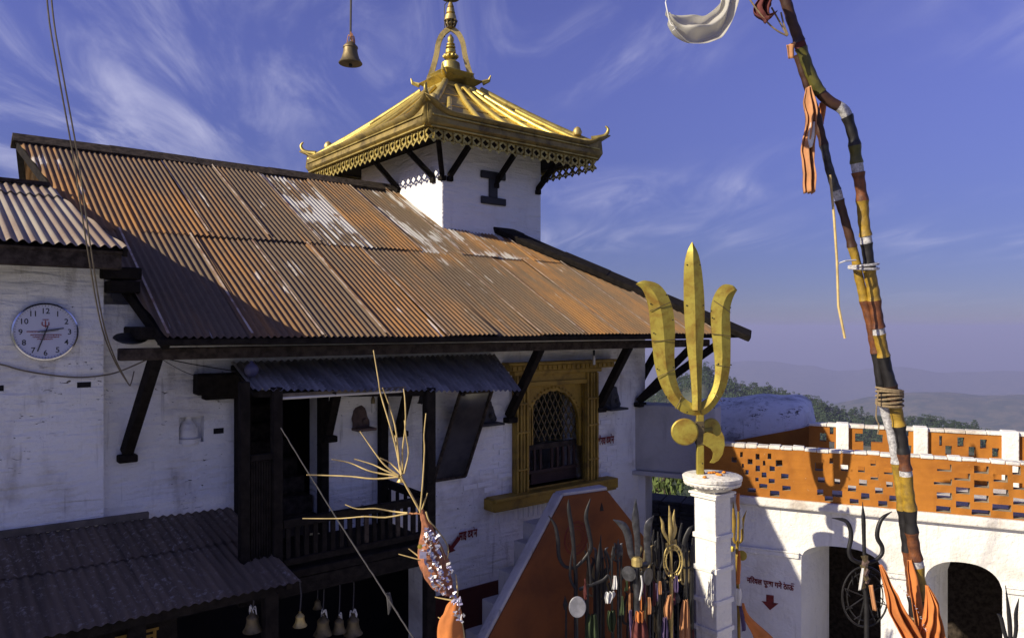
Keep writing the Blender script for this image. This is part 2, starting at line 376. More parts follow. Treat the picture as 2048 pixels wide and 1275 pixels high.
# ------------------------------------------------------------------ ground, hills, haze
def interp(tab, x):
    if x <= tab[0][0]: return tab[0][1]
    for (a, b), (c, d) in zip(tab, tab[1:]):
        if x <= c:
            t = (x - a) / (c - a); t = t * t * (3 - 2 * t); return b + (d - b) * t
    return tab[-1][1]
RIDGE = [(-2000, 800), (600, 800), (1250, 815), (1330, 792), (1372, 768), (1405, 752), (1440, 768), (1500, 788), (1560, 795), (1630, 815), (1690, 840), (1760, 850), (1850, 852), (1930, 860), (2048, 905), (2300, 960)]
FAR1 = [(-2000, 770), (1300, 770), (1640, 815), (1760, 803), (1850, 792), (1950, 790), (2048, 784), (2400, 770), (4000, 780)]
FAR2 = [(-2000, 715), (1200, 700), (1420, 722), (1520, 716), (1610, 727), (1690, 742), (1790, 733), (1900, 748), (2048, 738), (2400, 730), (4000, 740)]
def hz(py, r): return H - (py - HY) / F * r
def fold(p, s, a): return mnoise.fractal(Vector((p[0] * s, p[1] * s, 3.1)), .9, 2.1, 5) * a
def height(az, r):
    x, y = math.sin(az) * r, math.cos(az) * r
    if abs(az) < 1.35:
        px = CX + F * math.tan(az); k = math.cos(az)
    else: px = 3500 if az > 0 else -1500; k = .3
    px = max(-1500, min(3500, px)); k = max(k, .3)
    z1, z2, z3 = hz(interp(RIDGE, px), 800 * k), hz(interp(FAR1, px), 5200 * k), hz(interp(FAR2, px), 12500 * k)
    prof = [(0, -.06), (12.5, -.06), (17, -1.2), (40, -10), (110, -21), (260, -.13 * 260), (480, z1 - 22), (800, z1), (1000, z1 - 60), (2200, -420), (3800, z2 - 160), (5200, z2), (6500, z2 - 260), (9000, z3 - 700), (12500, z3), (16000, z3 - 900)]
    z = interp(prof, r)
    if r > 14:
        z += fold((x, y), 1 / 60, min((r - 14) * .02, 2.5)) + fold((x, y), 1 / 420, min(r * .004, 6) if r < 700 else 3) + (fold((x, y), 1 / 1500, min((r - 900) * .02, 60)) if r > 900 else 0)
    return z
mb = MB(); azs = []; a = -math.pi
while a < math.pi - 1e-6:
    azs.append(a); a += math.radians(.3) if math.radians(5) < a < math.radians(40) else math.radians(4)
rr = [1]; 
while rr[-1] < 16000: rr.append(rr[-1] * 1.07 + .6)
mb.grid([[(math.sin(a) * r, math.cos(a) * r, height(a, r)) for a in azs] for r in rr], closed=True)
struct(mb.build('terrain', M['hill'], smooth=180))
mb = MB()
for i in range(-8, 9):                               # courtyard paved in large slabs
    for j in range(-5, 13):
        x, y = i * 1.0 + (.5 if j % 2 else 0), j * 1.0
        if x * x + y * y < 132: mb.box(x - .49, x + .49, y - .49, y + .49, -.1, random.uniform(-.008, .008))
struct(mb.build('courtyard', M['paving'], bevel=.01))

def leafball(mb, c, rx, rz, n, s):
    for _ in range(n):
        u = Vector((random.gauss(0, 1), random.gauss(0, 1), random.gauss(0, 1))).normalized() * random.uniform(.55, 1) ** .7
        p = Vector(c) + Vector((u.x * rx, u.y * rx, u.z * rz)); k = s * random.uniform(.6, 1.3)
        a = Vector((random.gauss(0, 1), random.gauss(0, 1), random.gauss(0, 1))).normalized(); b = a.orthogonal().normalized(); c2 = a.cross(b)
        mb.add([p + b * k, p - b * .5 * k + c2 * k * .8, p - b * .5 * k - c2 * k * .8, p + a * k * .7], [(0, 1, 2), (0, 1, 3), (1, 2, 3), (2, 0, 3)])
def tree_mesh(kind):
    mb = MB(); h = 1.0
    if kind == 0:
        for i in range(7):
            z = .22 + i * .125; r = .26 * (1 - i / 8.2)
            for k in range(3):
                t = random.uniform(0, 6.28); leafball(mb, (math.cos(t) * r * .7, math.sin(t) * r * .7, z), r * .6 + .03, .06, 18, .034)
    else:
        for i in range(11):
            t = random.uniform(0, 6.28); q = random.uniform(.05, .28)
            leafball(mb, (math.cos(t) * q, math.sin(t) * q, random.uniform(.38, .9)), .15, .10, 42, .032)
    return mb
kinds = []
for k in range(6):
    m1 = tree_mesh(k % 2).build('crown', M['leaf'] if k < 4 else M['leaf_y'])
    tb = MB().tube([(0, 0, -.15), (.01, 0, .3), (0, .01, .8)], [.03, .024, .008], 5)
    for t in (0, 2.1, 4.2): tb.tube([(0, 0, .35), (math.cos(t) * .18, math.sin(t) * .18, .55 + .05 * t)], [.014, .005], 4)
    m2 = tb.build('trunk', M['bark'])
    kinds.append((m1.data, m2.data)); bpy.data.objects.remove(m1); bpy.data.objects.remove(m2)
def tree(p, hgt, k, label, group, wide=1.0):
    o = thing('hill_tree', label, 'tree', p, random.uniform(0, 6), group)
    for nm, me in (('crown', kinds[k][0]), ('trunk', kinds[k][1])):
        c = bpy.data.objects.new(nm, me); COL.objects.link(c); c.parent = o; c.scale = (hgt * wide, hgt * wide, hgt)
    return o
def on_hill(px, r):
    az = math.atan((px - CX) / F); return Vector((math.sin(az) * r, math.cos(az) * r, height(az, r)))
px = 1315
while px < 1945:                                     # the tree line on the nearer ridge
    dens = 4 if px < 1420 or 1600 < px < 1700 or 1760 < px < 1880 else 5
    px += random.uniform(.5, 1.6) * dens
    r = random.uniform(770, 815); hgt = random.uniform(6, 13) * (1.3 if random.random() < .15 else 1)
    if 1398 < px < 1425: hgt *= 1.25
    tree(on_hill(px, r), hgt, random.choice((0, 1, 1, 3)), 'small dark tree along the crest of the wooded ridge beyond the terrace', 'trees on the ridge crest', random.uniform(.8, 1.3))
fb = MB()
for _ in range(2600):
    px = random.uniform(1290, 2048); r = random.uniform(520, 805); p = on_hill(px, r)
    if mnoise.noise(p * .012) < -.28: continue
    hgt = random.uniform(5, 10); leafball(fb, (p.x, p.y, p.z + hgt * .5), hgt * .45, hgt * .5, 26, hgt * .11)
for _ in range(700):
    px = random.uniform(1290, 2100); r = random.uniform(90, 420); p = on_hill(px, r)
    if mnoise.noise(p * .02) < 0: continue
    hgt = random.uniform(1, 2.5); leafball(fb, (p.x, p.y, p.z + hgt * .4), hgt * .6, hgt * .5, 40, hgt * .09)
o = fb.build('forest', M['leaf']); o['kind'] = 'stuff'; tag(o, 'dark scrub and woodland covering the hillside below the crest', 'woodland')
for px, r, hgt, k in ((1313, 92, 4.2, 5), (1326, 90, 4.9, 4), (1342, 96, 3.2, 1), (1366, 100, 2.6, 3)):
    tree(on_hill(px, r), hgt, k, 'green hillside tree seen through the gateway opening', 'trees seen through the gateway')
p = W(1330, 801, 26); tree(Vector((p.x, p.y, height(math.atan2(p.x, p.y), 26.4))), p.z - height(math.atan2(p.x, p.y), 26.4) + .1, 5, 'yellow-green treetop just above the grey gateway', None, .42)
haze = MB().box(-17000, 17000, -17000, 17000, -2600, 60).build('haze', M['white']); haze.data.materials.clear()
hm = bpy.data.materials.new('haze_air'); hm.use_nodes = True; hm.node_tree.nodes.clear()
vo = hm.node_tree.nodes.new('ShaderNodeOutputMaterial'); pv = hm.node_tree.nodes.new('ShaderNodeVolumePrincipled')
pv.inputs['Color'].default_value = (.45, .48, .78, 1); pv.inputs['Density'].default_value = .00014; pv.inputs['Anisotropy'].default_value = .0
hm.node_tree.links.new(pv.outputs[0], vo.inputs['Volume']); haze.data.materials.append(hm); haze['kind'] = 'stuff'
tag(haze, 'pale blue haze in the air over the far hills', 'haze')

# ------------------------------------------------------------------ corrugated sheets
def corr(fn, t0, t1, lo, hi, pitch=.06, amp=.011, seg=4, sub=6, jag=0.0):
    """fn(t, w, lift) -> point; a sheet of waves running in w between lo(t) and hi(t)"""
    mb = MB(); n = max(2, int(round((t1 - t0) / pitch * sub))); rows = [[] for _ in range(seg + 1)]
    for i in range(n + 1):
        t = t0 + (t1 - t0) * i / n; a, b = lo(t), hi(t)
        if b - a < .005: b = a + .005
        lift = amp * math.sin(2 * math.pi * t / pitch)
        for k in range(seg + 1): rows[k].append(fn(t, a + (b - a) * k / seg, lift))
    return mb.grid(rows)

# ------------------------------------------------------------------ the temple building
B = thing('temple_building', 'whitewashed brick temple hall with a rusty corrugated roof and gilded window', 'building', P0, PH)
ED, ZE, TP = .85, H - .078, .556                     # eave overhang, eave level, roof slope
cosp = 1 / math.hypot(1, TP); sinp = TP * cosp
TEL, TER, WR, TRL, TRR = .721, 8.32, 4.11, .067, 5.11
def RF(t, w, l=0): return Vector((t, -ED + w - l * sinp, ZE + w * TP + l * cosp))
def w_lo(t): return max(0.0, (TEL - t) * WR / (TEL - TRL))
def w_hi(t): return min(WR, max(0.0, (TER - t) * WR / (TER - TRR)))
tw0 = L(207, 700, .1).x; twe = 7.277
def hole(pxa, pya, pxb, pyb, d=0.0): a, b = L(pxa, pya, d), L(pxb, pyb, d); return (min(a.x, b.x), max(a.x, b.x), min(a.z, b.z), max(a.z, b.z))
win = (L(1050, 800, 0).x, L(1165, 800, 0).x, L(1110, 966, 0).z, L(1110, 764, 0).z)
nich = hole(358, 887, 408, 831)
door = (L(482, 800, 0).x, L(650, 800, 0).x, L(600, 1145, 0).z, L(600, 775, 0).z)
under = (L(330, 800, 0).x, L(852, 800, 0).x, .12, H - 2.42)
mb = MB().holed(tw0 + .002, twe, 0, ZE + .28, [win, door, under, nich], 0, .38)
mb.build('wall', M['white'], B)
MB().box(nich[0] - .03, nich[1] + .03, .10, .2, nich[2] - .03, nich[3] + .03).build('niche_back', M['white'], B)
MB().box(twe - .38, twe, .384, 6.1, 0, ZE + .28).build('wall', M['white'], B)
MB().box(tw0 + .02, twe, 6.1, 6.5, 0, ZE + .28).build('wall', M['white'], B)
yg = -ED + WR
MB().prism([(.4, ZE + .12), (6.1, ZE + .12), (yg, ZE + WR * TP - .12)], lambda x, a, z: (a, x, z), .62, .80).build('gable_wall', M['white'], B)
MB().box(tw0 + .1, twe - .4, .39, 6.0, H - 2.42, H - 2.3).build('upper_floor', M['dark'], B)  # slab put in near-black to keep the window interior dark
MB().box(tw0 + .1, twe - .4, 2.4, 2.5, .01, ZE + .2).build('inner_partition', M['dark'], B)  # room darkness painted into this near-black wall
MB().box(L(868, 1200, 0).x, twe - .01, -.03, -.001, .0, H - 3.02).build('plinth', M['plinth'], B)

# main roof: two courses of separate corrugated sheets
deck = MB()
deck.add([RF(TEL + .05, .03, -.06), RF(TER - .1, .03, -.06), RF(TRR, WR - .03, -.06), RF(TRL + .06, WR - .03, -.06)], [(0, 1, 2, 3)])
roof = deck.build('roof', M['wood2'], B, thick=.03)
shw = .66; wj = 1.92
edges = [TRL + .004]
while edges[-1] < TER - .2: edges.append(edges[-1] + shw * random.uniform(.93, 1.05))
edges[-1] = TER - .01
for row in (0, 1):
    for i in range(len(edges) - 1):
        a, b = edges[i] + (.21 if row else 0), edges[i + 1] + .025 + (.21 if row else 0)
        if row and i == 0: a = TRL + .004
        jw = wj + random.uniform(-.012, .012); up = .010 * row + random.uniform(0, .004) + (.003 if i % 2 else 0); tilt = random.uniform(-.006, .006)
        lo = (lambda t, jw=jw: max(w_lo(t), jw - .06)) if row else (lambda t: w_lo(t) + random.uniform(-.004, .004))
        hi = (lambda t: w_hi(t)) if row else (lambda t, jw=jw: min(w_hi(t), jw))
        tt = [a + (b - a) * k / 40 for k in range(41)]
        tt = [t for t in tt if hi(t) - lo(t) > .02]
        if len(tt) < 3: continue
        a2, b2 = tt[0], tt[-1]
        pale = row and (4.15 < a < 5.6 or 2.55 < a < 3.1)
        corr(lambda t, w, l: RF(t, w, l + up + tilt * (w - 1) + .009 * math.sin(w * 2.3 + i * 1.7) * math.sin(t * 2.1 + i)), a2, b2, lo, hi).build('roof_sheet', M['rust_pale' if pale else 'rust'], roof, smooth=180)
    # bright bare edges where one sheet laps over the next
    for i in range(1, len(edges) - 1):
        if random.random() > .72: continue
        t = edges[i] + (.21 if row else 0) + .02; a, b = (max(w_lo(t), wj) + .03, w_hi(t) - .05) if row else (w_lo(t) + .02, min(w_hi(t), wj) - .05)
        if b - a < .4: continue
        l0 = .011 * math.sin(2 * math.pi * t / .06) + .0165 + .010 * row
        ks = 6; MB().grid([[RF(t - .007, a + (b - a) * k / ks, l0 + .006), RF(t + .008 + random.uniform(0, .006), a + (b - a) * k / ks, l0 + .009)] for k in range(ks + 1)]).build('lap_edge', M['lap'], roof)
def RB(t, w, l=0): return Vector((t, -ED + 2 * WR - w + l * sinp, ZE + w * TP + l * cosp))
for i in range(0, 8):
    a = TRL + i * .64; b = a + .665
    corr(lambda t, w, l: RB(t, w, l), a, b, lambda t: w_lo(t), lambda t: w_hi(t), seg=2).build('rear_sheet', M['rust'], roof, smooth=180)
# hipped end behind the tower
he = MB(); p, q, r_ = RF(TER - .01, 0, .01), RB(TER - .01, 0, .01), RF(TRR, WR, .01)
rows = []
for k in range(9):
    f = k / 8; rows.append([lerp(p.lerp(r_, f), q.lerp(r_, f), j / 60) + Vector((0, 0, .012 * math.sin(j * 2.1))) for j in range(61)])
he.grid(rows).build('hip_end', M['rust'], roof, smooth=180)
# ridge cap boards, and a black hip cap widened over its cast shadow
for i in range(5):
    a = TRL - .03 + i * 1.0; b = min(a + 1.03, TRR + .0)
    z = .004 * (i % 2)
    MB().add([RF(a, WR - .17, .022 + z), RF(b, WR - .17, .022 + z), RF(b, WR + .01, .045 + z), RF(a, WR + .01, .045 + z), RB(a, WR - .17, .022 + z), RB(b, WR - .17, .022 + z)], [(0, 1, 2, 3), (3, 2, 5, 4)]).build('ridge_cap', M['wood2'], roof, thick=.03, wob=.012)
hp, hq = RF(TER + .07, -.06, .03), RF(TRR, WR, .05)
for i in range(8):
    a, b = hp.lerp(hq, i / 8 - .008), hp.lerp(hq, (i + 1) / 8)
    sd_ = Vector((-.07, -.05, -.01)); MB().beam(a + sd_ + Vector((0, 0, .008 * (i % 2))), b + sd_ + Vector((0, 0, .008 * (i % 2))), .34, .09, (0, -sinp, cosp)).build('hip_cap_with_shadow', M['wood'], roof, bevel=.02, wob=.014, wobs=5)  # cap width takes in the shadow beside it, all in black
# eave timbers
MB().beam(RF(TEL - .05, .03, -.055), RF(TER, .03, -.055), .10, .05).build('eave_board', M['wood'], roof, bevel=.006)
yb = -ED + .24; zb = L(700, 700, ED - .24).z
MB().box(L(236, 700, ED - .24).x, 7.9, yb - .05, yb + .05, zb - .05, zb + .05).build('eave_beam', M['wood2'], B, bevel=.012, wob=.008)
MB().box(TEL + .1, 7.9, yb + .18, yb + .26, zb + .06, zb + .12).build('purlin', M['purlin'], B)
for i in range(24):
    t = TEL + .12 + i * .32
    if t > TER - .35: break
    MB().beam(RF(t, .12, -.085), RF(t, 1.15, -.085), .05, .06).build('rafter', M['purlin' if i % 3 == 0 else 'wood2'], roof)
# verge timbers at the left end
MB().beam(RF(TEL + .01, .02, -.07), RF(TRL + .04, WR - .05, -.07), .06, .10).build('verge_board', M['wood'], roof, bevel=.008)
MB().beam(RB(TEL + .01, .02, -.07), RB(TRL + .04, WR - .05, -.07), .06, .10).build('verge_board', M['wood'], roof)
pt = L(300, 665, .5); MB().box(pt.x - .10, pt.x + .12, -.62, .0, pt.z - .055, pt.z + .05).build('corner_bracket', M['wood'], B, bevel=.012)
for px_, py_, w_ in ((235, 548, .30), (240, 575, .24)):
    q = L(px_, py_, .02); MB().box(q.x - w_ / 2, q.x + w_ / 2, -.22, -.002, q.z - .05, q.z + .05).build('beam_end', M['wood'], B, bevel=.012)
q = L(260, 683, .35); MB().lathe([(.0, 0), (.10, .01), (.13, .03), (.12, .04), (.0, .042)], 16, (0, 0, 0), Matrix.Rotation(math.radians(18), 3, 'X')).build('hanging_pan', M['iron'], None)
pan = bpy.data.objects['hanging_pan']; qq = Matrix.Rotation(PH, 3, 'Z') @ q + P0; pan.location = qq; pan.rotation_euler = (0, 0, PH); tag(pan, 'dark round iron pan hung on the wall under the eave corner', 'pan')
# braces under the eave, each with the corbel it stands on
for (ax, ay, bx_, by) in ((312, 712, 253, 905), (690, 785, 655, 868), (836, 785, 798, 858), (948, 785, 926, 838), (1080, 708, 1018, 832), (1258, 704, 1197, 812), (1312, 712, 1277, 802)):
    tp, bt = L(ax, ay, ED - .24), L(bx_, by, .03)
    if ax == 1312: tp = Vector((7.62, -ED + .26, zb)); bt = L(1277, 802, .03)
    if ax in (690, 836, 948):
        e_ = Vector((tp.x, tp.y, zb - .02)); tp = bt.lerp(e_, (H - .50 - bt.z) / (e_.z - bt.z)); top_z = H - .50
    else: top_z = zb - .02
    s = MB().beam(bt, (tp.x, tp.y, top_z), .085, .10).build('brace', M['wood'], B, bevel=.012, wob=.006)
    MB().box(bt.x - .075, bt.x + .075, -.115, -.003, bt.z - .075, bt.z - .01).build('corbel', M['wood'], s, bevel=.012)
s = MB().beam((twe - .06, .05, L(1285, 800, 0).z), (8.12, -ED + .2, zb), .085, .10).build('brace', M['wood'], B, bevel=.012)
s = MB().beam((twe + .02, .3, L(1285, 800, 0).z), (8.05, .3, zb + .05), .085, .10).build('brace', M['wood'], B, bevel=.012)
# timber lintel stub left of the porch, dark blocks painted for the shade of wall holes
q0, q1 = L(392, 760, .12), L(478, 775, .12); MB().box(q0.x, q1.x + .2, -.16, -.003, q1.z - .05, q0.z + .05).build('lintel_stub', M['wood'], B, bevel=.012, wob=.01)
q0, q1 = L(408, 775, .1), L(472, 790, .1); MB().box(q0.x, q1.x + .1, -.13, -.003, q1.z - .03, q0.z).build('lintel_stub', M['wood'], B, bevel=.012, wob=.01)
for px_, py_, w_, h_ in ((437, 861, .09, .05), (1057, 940, .02, .02)):
    q = L(px_, py_, 0); MB().box(q.x - w_ / 2, q.x + w_ / 2, -.006, .03, q.z - h_ / 2, q.z + h_ / 2).build('putlog_shade', M['dark'], B)  # shade of a small hole as a dark block in the wall face
# little stupa relief in the niche
q = L(378, 887, -.06)
MB().lathe([(.11, 0), (.11, .05), (.085, .06), (.082, .14), (.06, .19), (.03, .22), (.03, .25), (.012, .27), (0, .30)], 14, (q.x, q.y + .02, q.z)).build('niche_relief', M['white'], B, smooth=40)

# gilded window
MW = M['window_gold']; wt0, wt1, wz0, wz1 = win
MB().box(wt0 - .05, wt1 + .05, -.03, .30, wz0 - .05, wz0).build('window', MW, B); wroot = B.children[-1]
ow0, ow1 = L(1024, 800, 0).x, L(1189, 800, 0).x; ztop = L(1110, 738, 0).z
for a, b in ((ow0, wt0), (wt1, ow1)):
    MB().box(a, b, -.06, .2, wz0 - .12, ztop).build('jamb', MW, wroot, bevel=.008)
    n = 4
    for k in range(n):
        x = lerp(a, b, (k + .5) / n); MB().box(x - .017, x + .017, -.085 - .008 * (k % 2), -.058, wz0 - .10, ztop - .06).build('jamb_moulding', MW, wroot, bevel=.006)
    for zz in (.2, .55, .82):
        z = lerp(wz0, wz1, zz); MB().box(a + .01, b - .01, -.10, -.05, z - .012, z + .012).build('jamb_band', MW, wroot, bevel=.004)
def layer(x0, x1, y, za, zb_, nm): MB().box(x0, x1, -y, .1, za, zb_).build(nm, MW, wroot, bevel=.008)
layer(ow0 - .0, ow1 + .0, .055, wz1 + .02, ztop + .001, 'head_panel')
layer(ow0 - .04, ow1 + .04, .10, ztop - .05, ztop, 'lintel'); layer(ow0 - .12, ow1 + .26, .12, ztop + .002, ztop + .07, 'lintel'); layer(ow0 - .16, ow1 + .30, .15, ztop + .072, ztop + .11, 'cornice')
layer(wt0 - .02, wt1 + .02, .075, wz1 - .03, wz1 + .03, 'inner_lintel')
for k in range(22):
    x = lerp(ow0 - .08, ow1 + .2, k / 21); MB().box(x - .012, x + .012, -.135, -.12, ztop + .012, ztop + .058).build('dentil', MW, wroot)
z0 = L(1028, 990, .1).z; layer(L(978, 1000, .1).x, L(1230, 960, .1).x, .16, z0 - .13, z0 - .0, 'sill'); layer(L(982, 1000, .1).x, L(1225, 960, .1).x, .19, z0 - .03, z0 + .012, 'sill'); layer(L(982, 1000, .1).x, L(1225, 960, .1).x, .175, z0 - .145, z0 - .12, 'sill')
xs = [lerp(wt0, wt1, k / 72) for k in range(73)]; cxw = (wt0 + wt1) / 2; ra = (wt1 - wt0) / 2 - .05; zs = wz1 - .10 - ra * 1.02
zb_ = []
for x in xs:
    u = (x - cxw) / ra
    if abs(u) >= 1: zb_.append(zs - .30)
    else: zb_.append(zs + ra * 1.02 * math.sqrt(1 - u * u) - .018 * abs(math.sin(math.acos(max(-1, min(1, u))) * 11)))
MB().strip(xs, zb_, [wz1 + .01] * 73, .02, .07).build('arch_panel', MW, wroot)
for k in range(24):
    a = math.pi * (k + .5) / 24; c = Vector((cxw + math.cos(a) * (ra + .035), .012, zs + 1.02 * math.sin(a) * (ra + .035))); MB().lathe([(.0, -.014), (.014, -.006), (.016, .0), (.0, .012)], 6, c, Matrix.Rotation(math.radians(90), 3, 'X')).build('arch_bead', MW, wroot)
LB = simple('dull_lattice_brass', (.12, .085, .022), .7); lz0 = lerp(wz0, wz1, .42); lx0 = wt0 + .2
for k in range(-6, 11):                              # diagonal lattice in the upper half
    for sgn in (1, -1):
        x = lx0 + k * .095; xa, za, xb, zb2 = x, lz0, x + sgn * (wz1 - lz0) * .55, wz1
        if sgn < 0: xa += .4; xb += .4
        def clip(xa, za, xb, zb2, X0, X1):
            if max(xa, xb) < X0 or min(xa, xb) > X1: return None
            f = lambda X: za + (zb2 - za) * (X - xa) / (xb - xa)
            pts = sorted(((xa, za), (xb, zb2)))
            (x1, y1), (x2, y2) = pts
            if x1 < X0: x1, y1 = X0, f(X0)
            if x2 > X1: x2, y2 = X1, f(X1)
            return (x1, y1, x2, y2) if x2 - x1 > .05 else None
        cc = clip(xa, za, xb, zb2, lx0, wt1 - .02)
        if cc: MB().beam((cc[0], .10 + .008 * sgn, cc[1]), (cc[2], .10 + .008 * sgn, cc[3]), .014, .014, (0, 1, 0)).build('lattice_bar', LB, wroot)
for x in (lx0 - .01, lx0 - .05): MB().box(x - .012, x + .012, .08, .12, lz0 - .03, wz1).build('lattice_post', MW, wroot)
MB().box(wt0, wt1, .09, .14, lz0 - .10, lz0 - .035).build('window_rail', M['wood2'], wroot)
rm = simple('reddish_window_timber', (.055, .028, .02), .8)
for k in range(10):
    x = lerp(wt0 + .05, wt1 - .05, k / 9)
    if k in (4,): continue
    MB().box(x - .016, x + .016, .10, .13, lz0 - .36, lz0 - .10).build('window_baluster', rm, wroot)
MB().box(wt0, wt1, .09, .14, lz0 - .40, lz0 - .361).build('window_rail', rm, wroot); MB().box(wt0 + .2, wt1, .12, .15, wz0, lz0 - .41).build('shutter', rm, wroot)
# exposed courses of brick round the window
bm = MB().box(-.10, .10, -.028, .0, -.028, .028)
bme = bm.build('brick', M['white'], wroot, bevel=.006); bmd = bme.data; bpy.data.objects.remove(bme)
def brick(x, z, sx=1, sz=1, y=-.001):
    o = bpy.data.objects.new('brick', bmd); COL.objects.link(o); o.parent = B; o.location = (x, y + random.uniform(.012, .024), z); o.scale = (sx, 1, sz); o.rotation_euler = (0, random.uniform(-.02, .02), 0)
for r in range(12):
    z = wz0 - .08 + r * .072
    for side in (0, 1):
        n = random.choice((1, 2, 2, 3)) if r < 7 else random.choice((0, 1))
        for k in range(n):
            x = (ow0 - .11 - k * .215 - (r % 2) * .09) if side == 0 else (ow1 + .11 + k * .215 + (r % 2) * .09)
            if random.random() < .85 and x < twe - .12: brick(x, z, random.uniform(.85, 1))
x = L(990, 1000, 0).x
while x < L(1130, 1000, 0).x: brick(x, z0 - .245, .30, 3.0); x += .078

# painted words on the facade
def reph(mb, org, u, v, s):
    pts = [(0, 0), (.10, .16), (.02, .26), (-.12, .22)]
    P = [Vector(org) + Vector(u) * a * s + Vector(v) * b * s for a, b in pts]
    for a, b in zip(P, P[1:]): mb.beam(a, b, .07 * s, .003, Vector((0, 1, 0)))
def words(parts, pxa, pya, pxb, pyb, d, m, par, fn, yoff, tall=1.75):
    a, b = fn(pxa, pya, d), fn(pxb, pyb, d); u = (b - a); ln = u.length; u.normalize(); v = Vector((0, 0, tall))
    mb = MB(); t = MB(); w = text_into(t, parts, 1, (0, 0, 0), (1, 0, 0), (0, 0, 1), .0, 'LEFT'); s = ln / w
    text_into(mb, parts, s, a + Vector((0, yoff, 0)), u, v, .045, 'LEFT')
    return mb, a + Vector((0, yoff, 0)), u, v, s
mb, a, u, v, s = words('भैरव दशन', 1193, 889, 1224, 884, .0, M['red'], B, L, -.034); reph(mb, a + u * s * 3.02 + v * s * .62, u, v, s); mb.build('painted_words', M['red'], B)
mb, a, u, v, s = words('माई दशन', 915, 1078, 951, 1070, .0, M['red'], B, L, -.034); reph(mb, a + u * s * 2.75 + v * s * .62, u, v, s); mb.build('painted_words', M['red'], B)
q = L(905, 1082, 0); MB().prism([(-.09, -.11), (-.075, .0), (-.045, -.035), (.05, .06), (.09, .02), (-.01, -.07), (.02, -.10)], lambda x, a, z: (q.x + x, -.034 + a, q.z + z), 0, .003).build('painted_arrow', M['red'], B)

# porch: timber gallery with its own sheet canopy
PD = .9
pf = L(580, 1138, PD).z; pp0, pp1 = L(553, 900, PD).x, L(858, 900, PD).x; pl = L(472, 900, .0).x - .28
MB().box(pl, pp1 + .04, -PD - .05, -.002, pf - .07, pf).build('porch_floor', M['wood'], B, bevel=.01); porch = B.children[-1]
def post(x, y, z0_, z1_, w=.09): return MB().box(x - w / 2, x + w / 2, y - w / 2, y + w / 2, z0_, z1_).build('porch_post', M['wood'], B, bevel=.01)
ctop = H - .42
post(pp1, -PD, .0, ctop - .16, .10); post(pp0, -PD, pf + .001, ctop - .08, .085); post(L(765, 900, .05).x, -.06, pf + .001, H - .5, .09); post(L(480, 900, .0).x - .0, -.06, pf + .001, H - .45, .12); post(pl + .05, -PD, pf + .001, ctop - .02, .08)
n = 8
for k in range(n):                                   # boarded side and front of the gallery
    x = lerp(pl + .1, pp0 - .05, (k + .5) / n); w = (pp0 - pl - .15) / n
    MB().box(x - w / 2 + .003, x + w / 2 - .003, -PD - .015 + .004 * (k % 2), -PD + .015, pf - .02 * (k % 3), lerp(pf, ctop, .58) + random.uniform(-.01, .01)).build('side_board', M['wood'], porch)
MB().box(pl + .1, pp0, -PD - .03, -PD + .03, lerp(pf, ctop, .58) + .012, lerp(pf, ctop, .58) + .06).build('hand_rail', M['wood'], porch)
zr = H - 1.67
MB().beam((pp0 + .05, -PD, zr), (pp1 - .05, -PD, zr), .06, .075).build('hand_rail', M['wood'], porch, bevel=.008)
MB().beam((pp0 + .05, -PD, zr - .33), (pp1 - .05, -PD, zr - .33), .05, .06).build('hand_rail', M['wood'], porch, bevel=.008)
MB().beam((pp1, -PD + .05, zr + .0), (pp1, -.02, zr + .02), .06, .075).build('hand_rail', M['wood'], porch, bevel=.008)
for k in range(17):
    x = lerp(pp0 + .1, pp1 - .1, k / 16); MB().box(x - .02, x + .02, -PD - .012, -PD + .012, zr - .30, zr - .036).build('baluster', M['wood2' if k in (9, 13) else 'wood'], porch)
for k in range(5):
    y = lerp(-PD + .12, -.12, k / 4); MB().box(pp1 - .012, pp1 + .012, y - .018, y + .018, pf, zr - .034).build('baluster', M['wood'], porch)
MB().box(pl, pp1, -PD - .04, -PD + .04, pf - .22, pf - .075).build('porch_beam', M['wood'], porch, bevel=.01)
for k in range(7):                                   # inner stair seen through the doorway
    MB().box(door[0] + .05, door[1] - .02, .05 + k * .2, .30 + k * .2, pf + k * .17, pf + .17 + k * .17).build('stair_step', M['wood2'], porch, bevel=.01)
MB().box(door[0], door[0] + .08, -.05, .06, pf + .001, door[3]).build('door_frame', M['wood'], porch); MB().box(door[1] - .06, door[1] + .02, -.05, .06, pf + .001, door[3]).build('door_frame', M['wood'], porch)
cTL, cTR, cBL, cBR = L(462, 724, .02), L(988, 708, .02), L(506, 779, PD + .05), L(1042, 781, PD + .05)
def CF(u, w, l=0): return cTL.lerp(cTR, u).lerp(cBL.lerp(cBR, u), w) + Vector((0, -.25 * l, l))
ns = 5; wl = (cBR - cBL).length
for k in range(ns):
    corr(lambda t, w, l: CF(t / wl, w, l + .004 * (k % 2)), wl * k / ns - (.02 if k else 0), wl * (k + 1) / ns, lambda t: 0.0, lambda t, k=k: 1 + .03 * (k % 2), .062, .011).build('canopy_sheet', M['porch_sheet'], porch, smooth=180)
MB().beam(CF(.01, .93, -.05), CF(.62, .93, -.05), .05, .06).build('canopy_beam', M['wood'], porch); MB().beam(CF(.0, .05, -.05), CF(1, .05, -.05), .05, .06).build('canopy_beam', M['wood'], porch)
for k in range(5): MB().beam(CF(k / 4 * .98 + .01, .0, -.045), CF(k / 4 * .98 + .01, .98, -.045), .04, .04).build('canopy_rafter', M['wood'], porch)

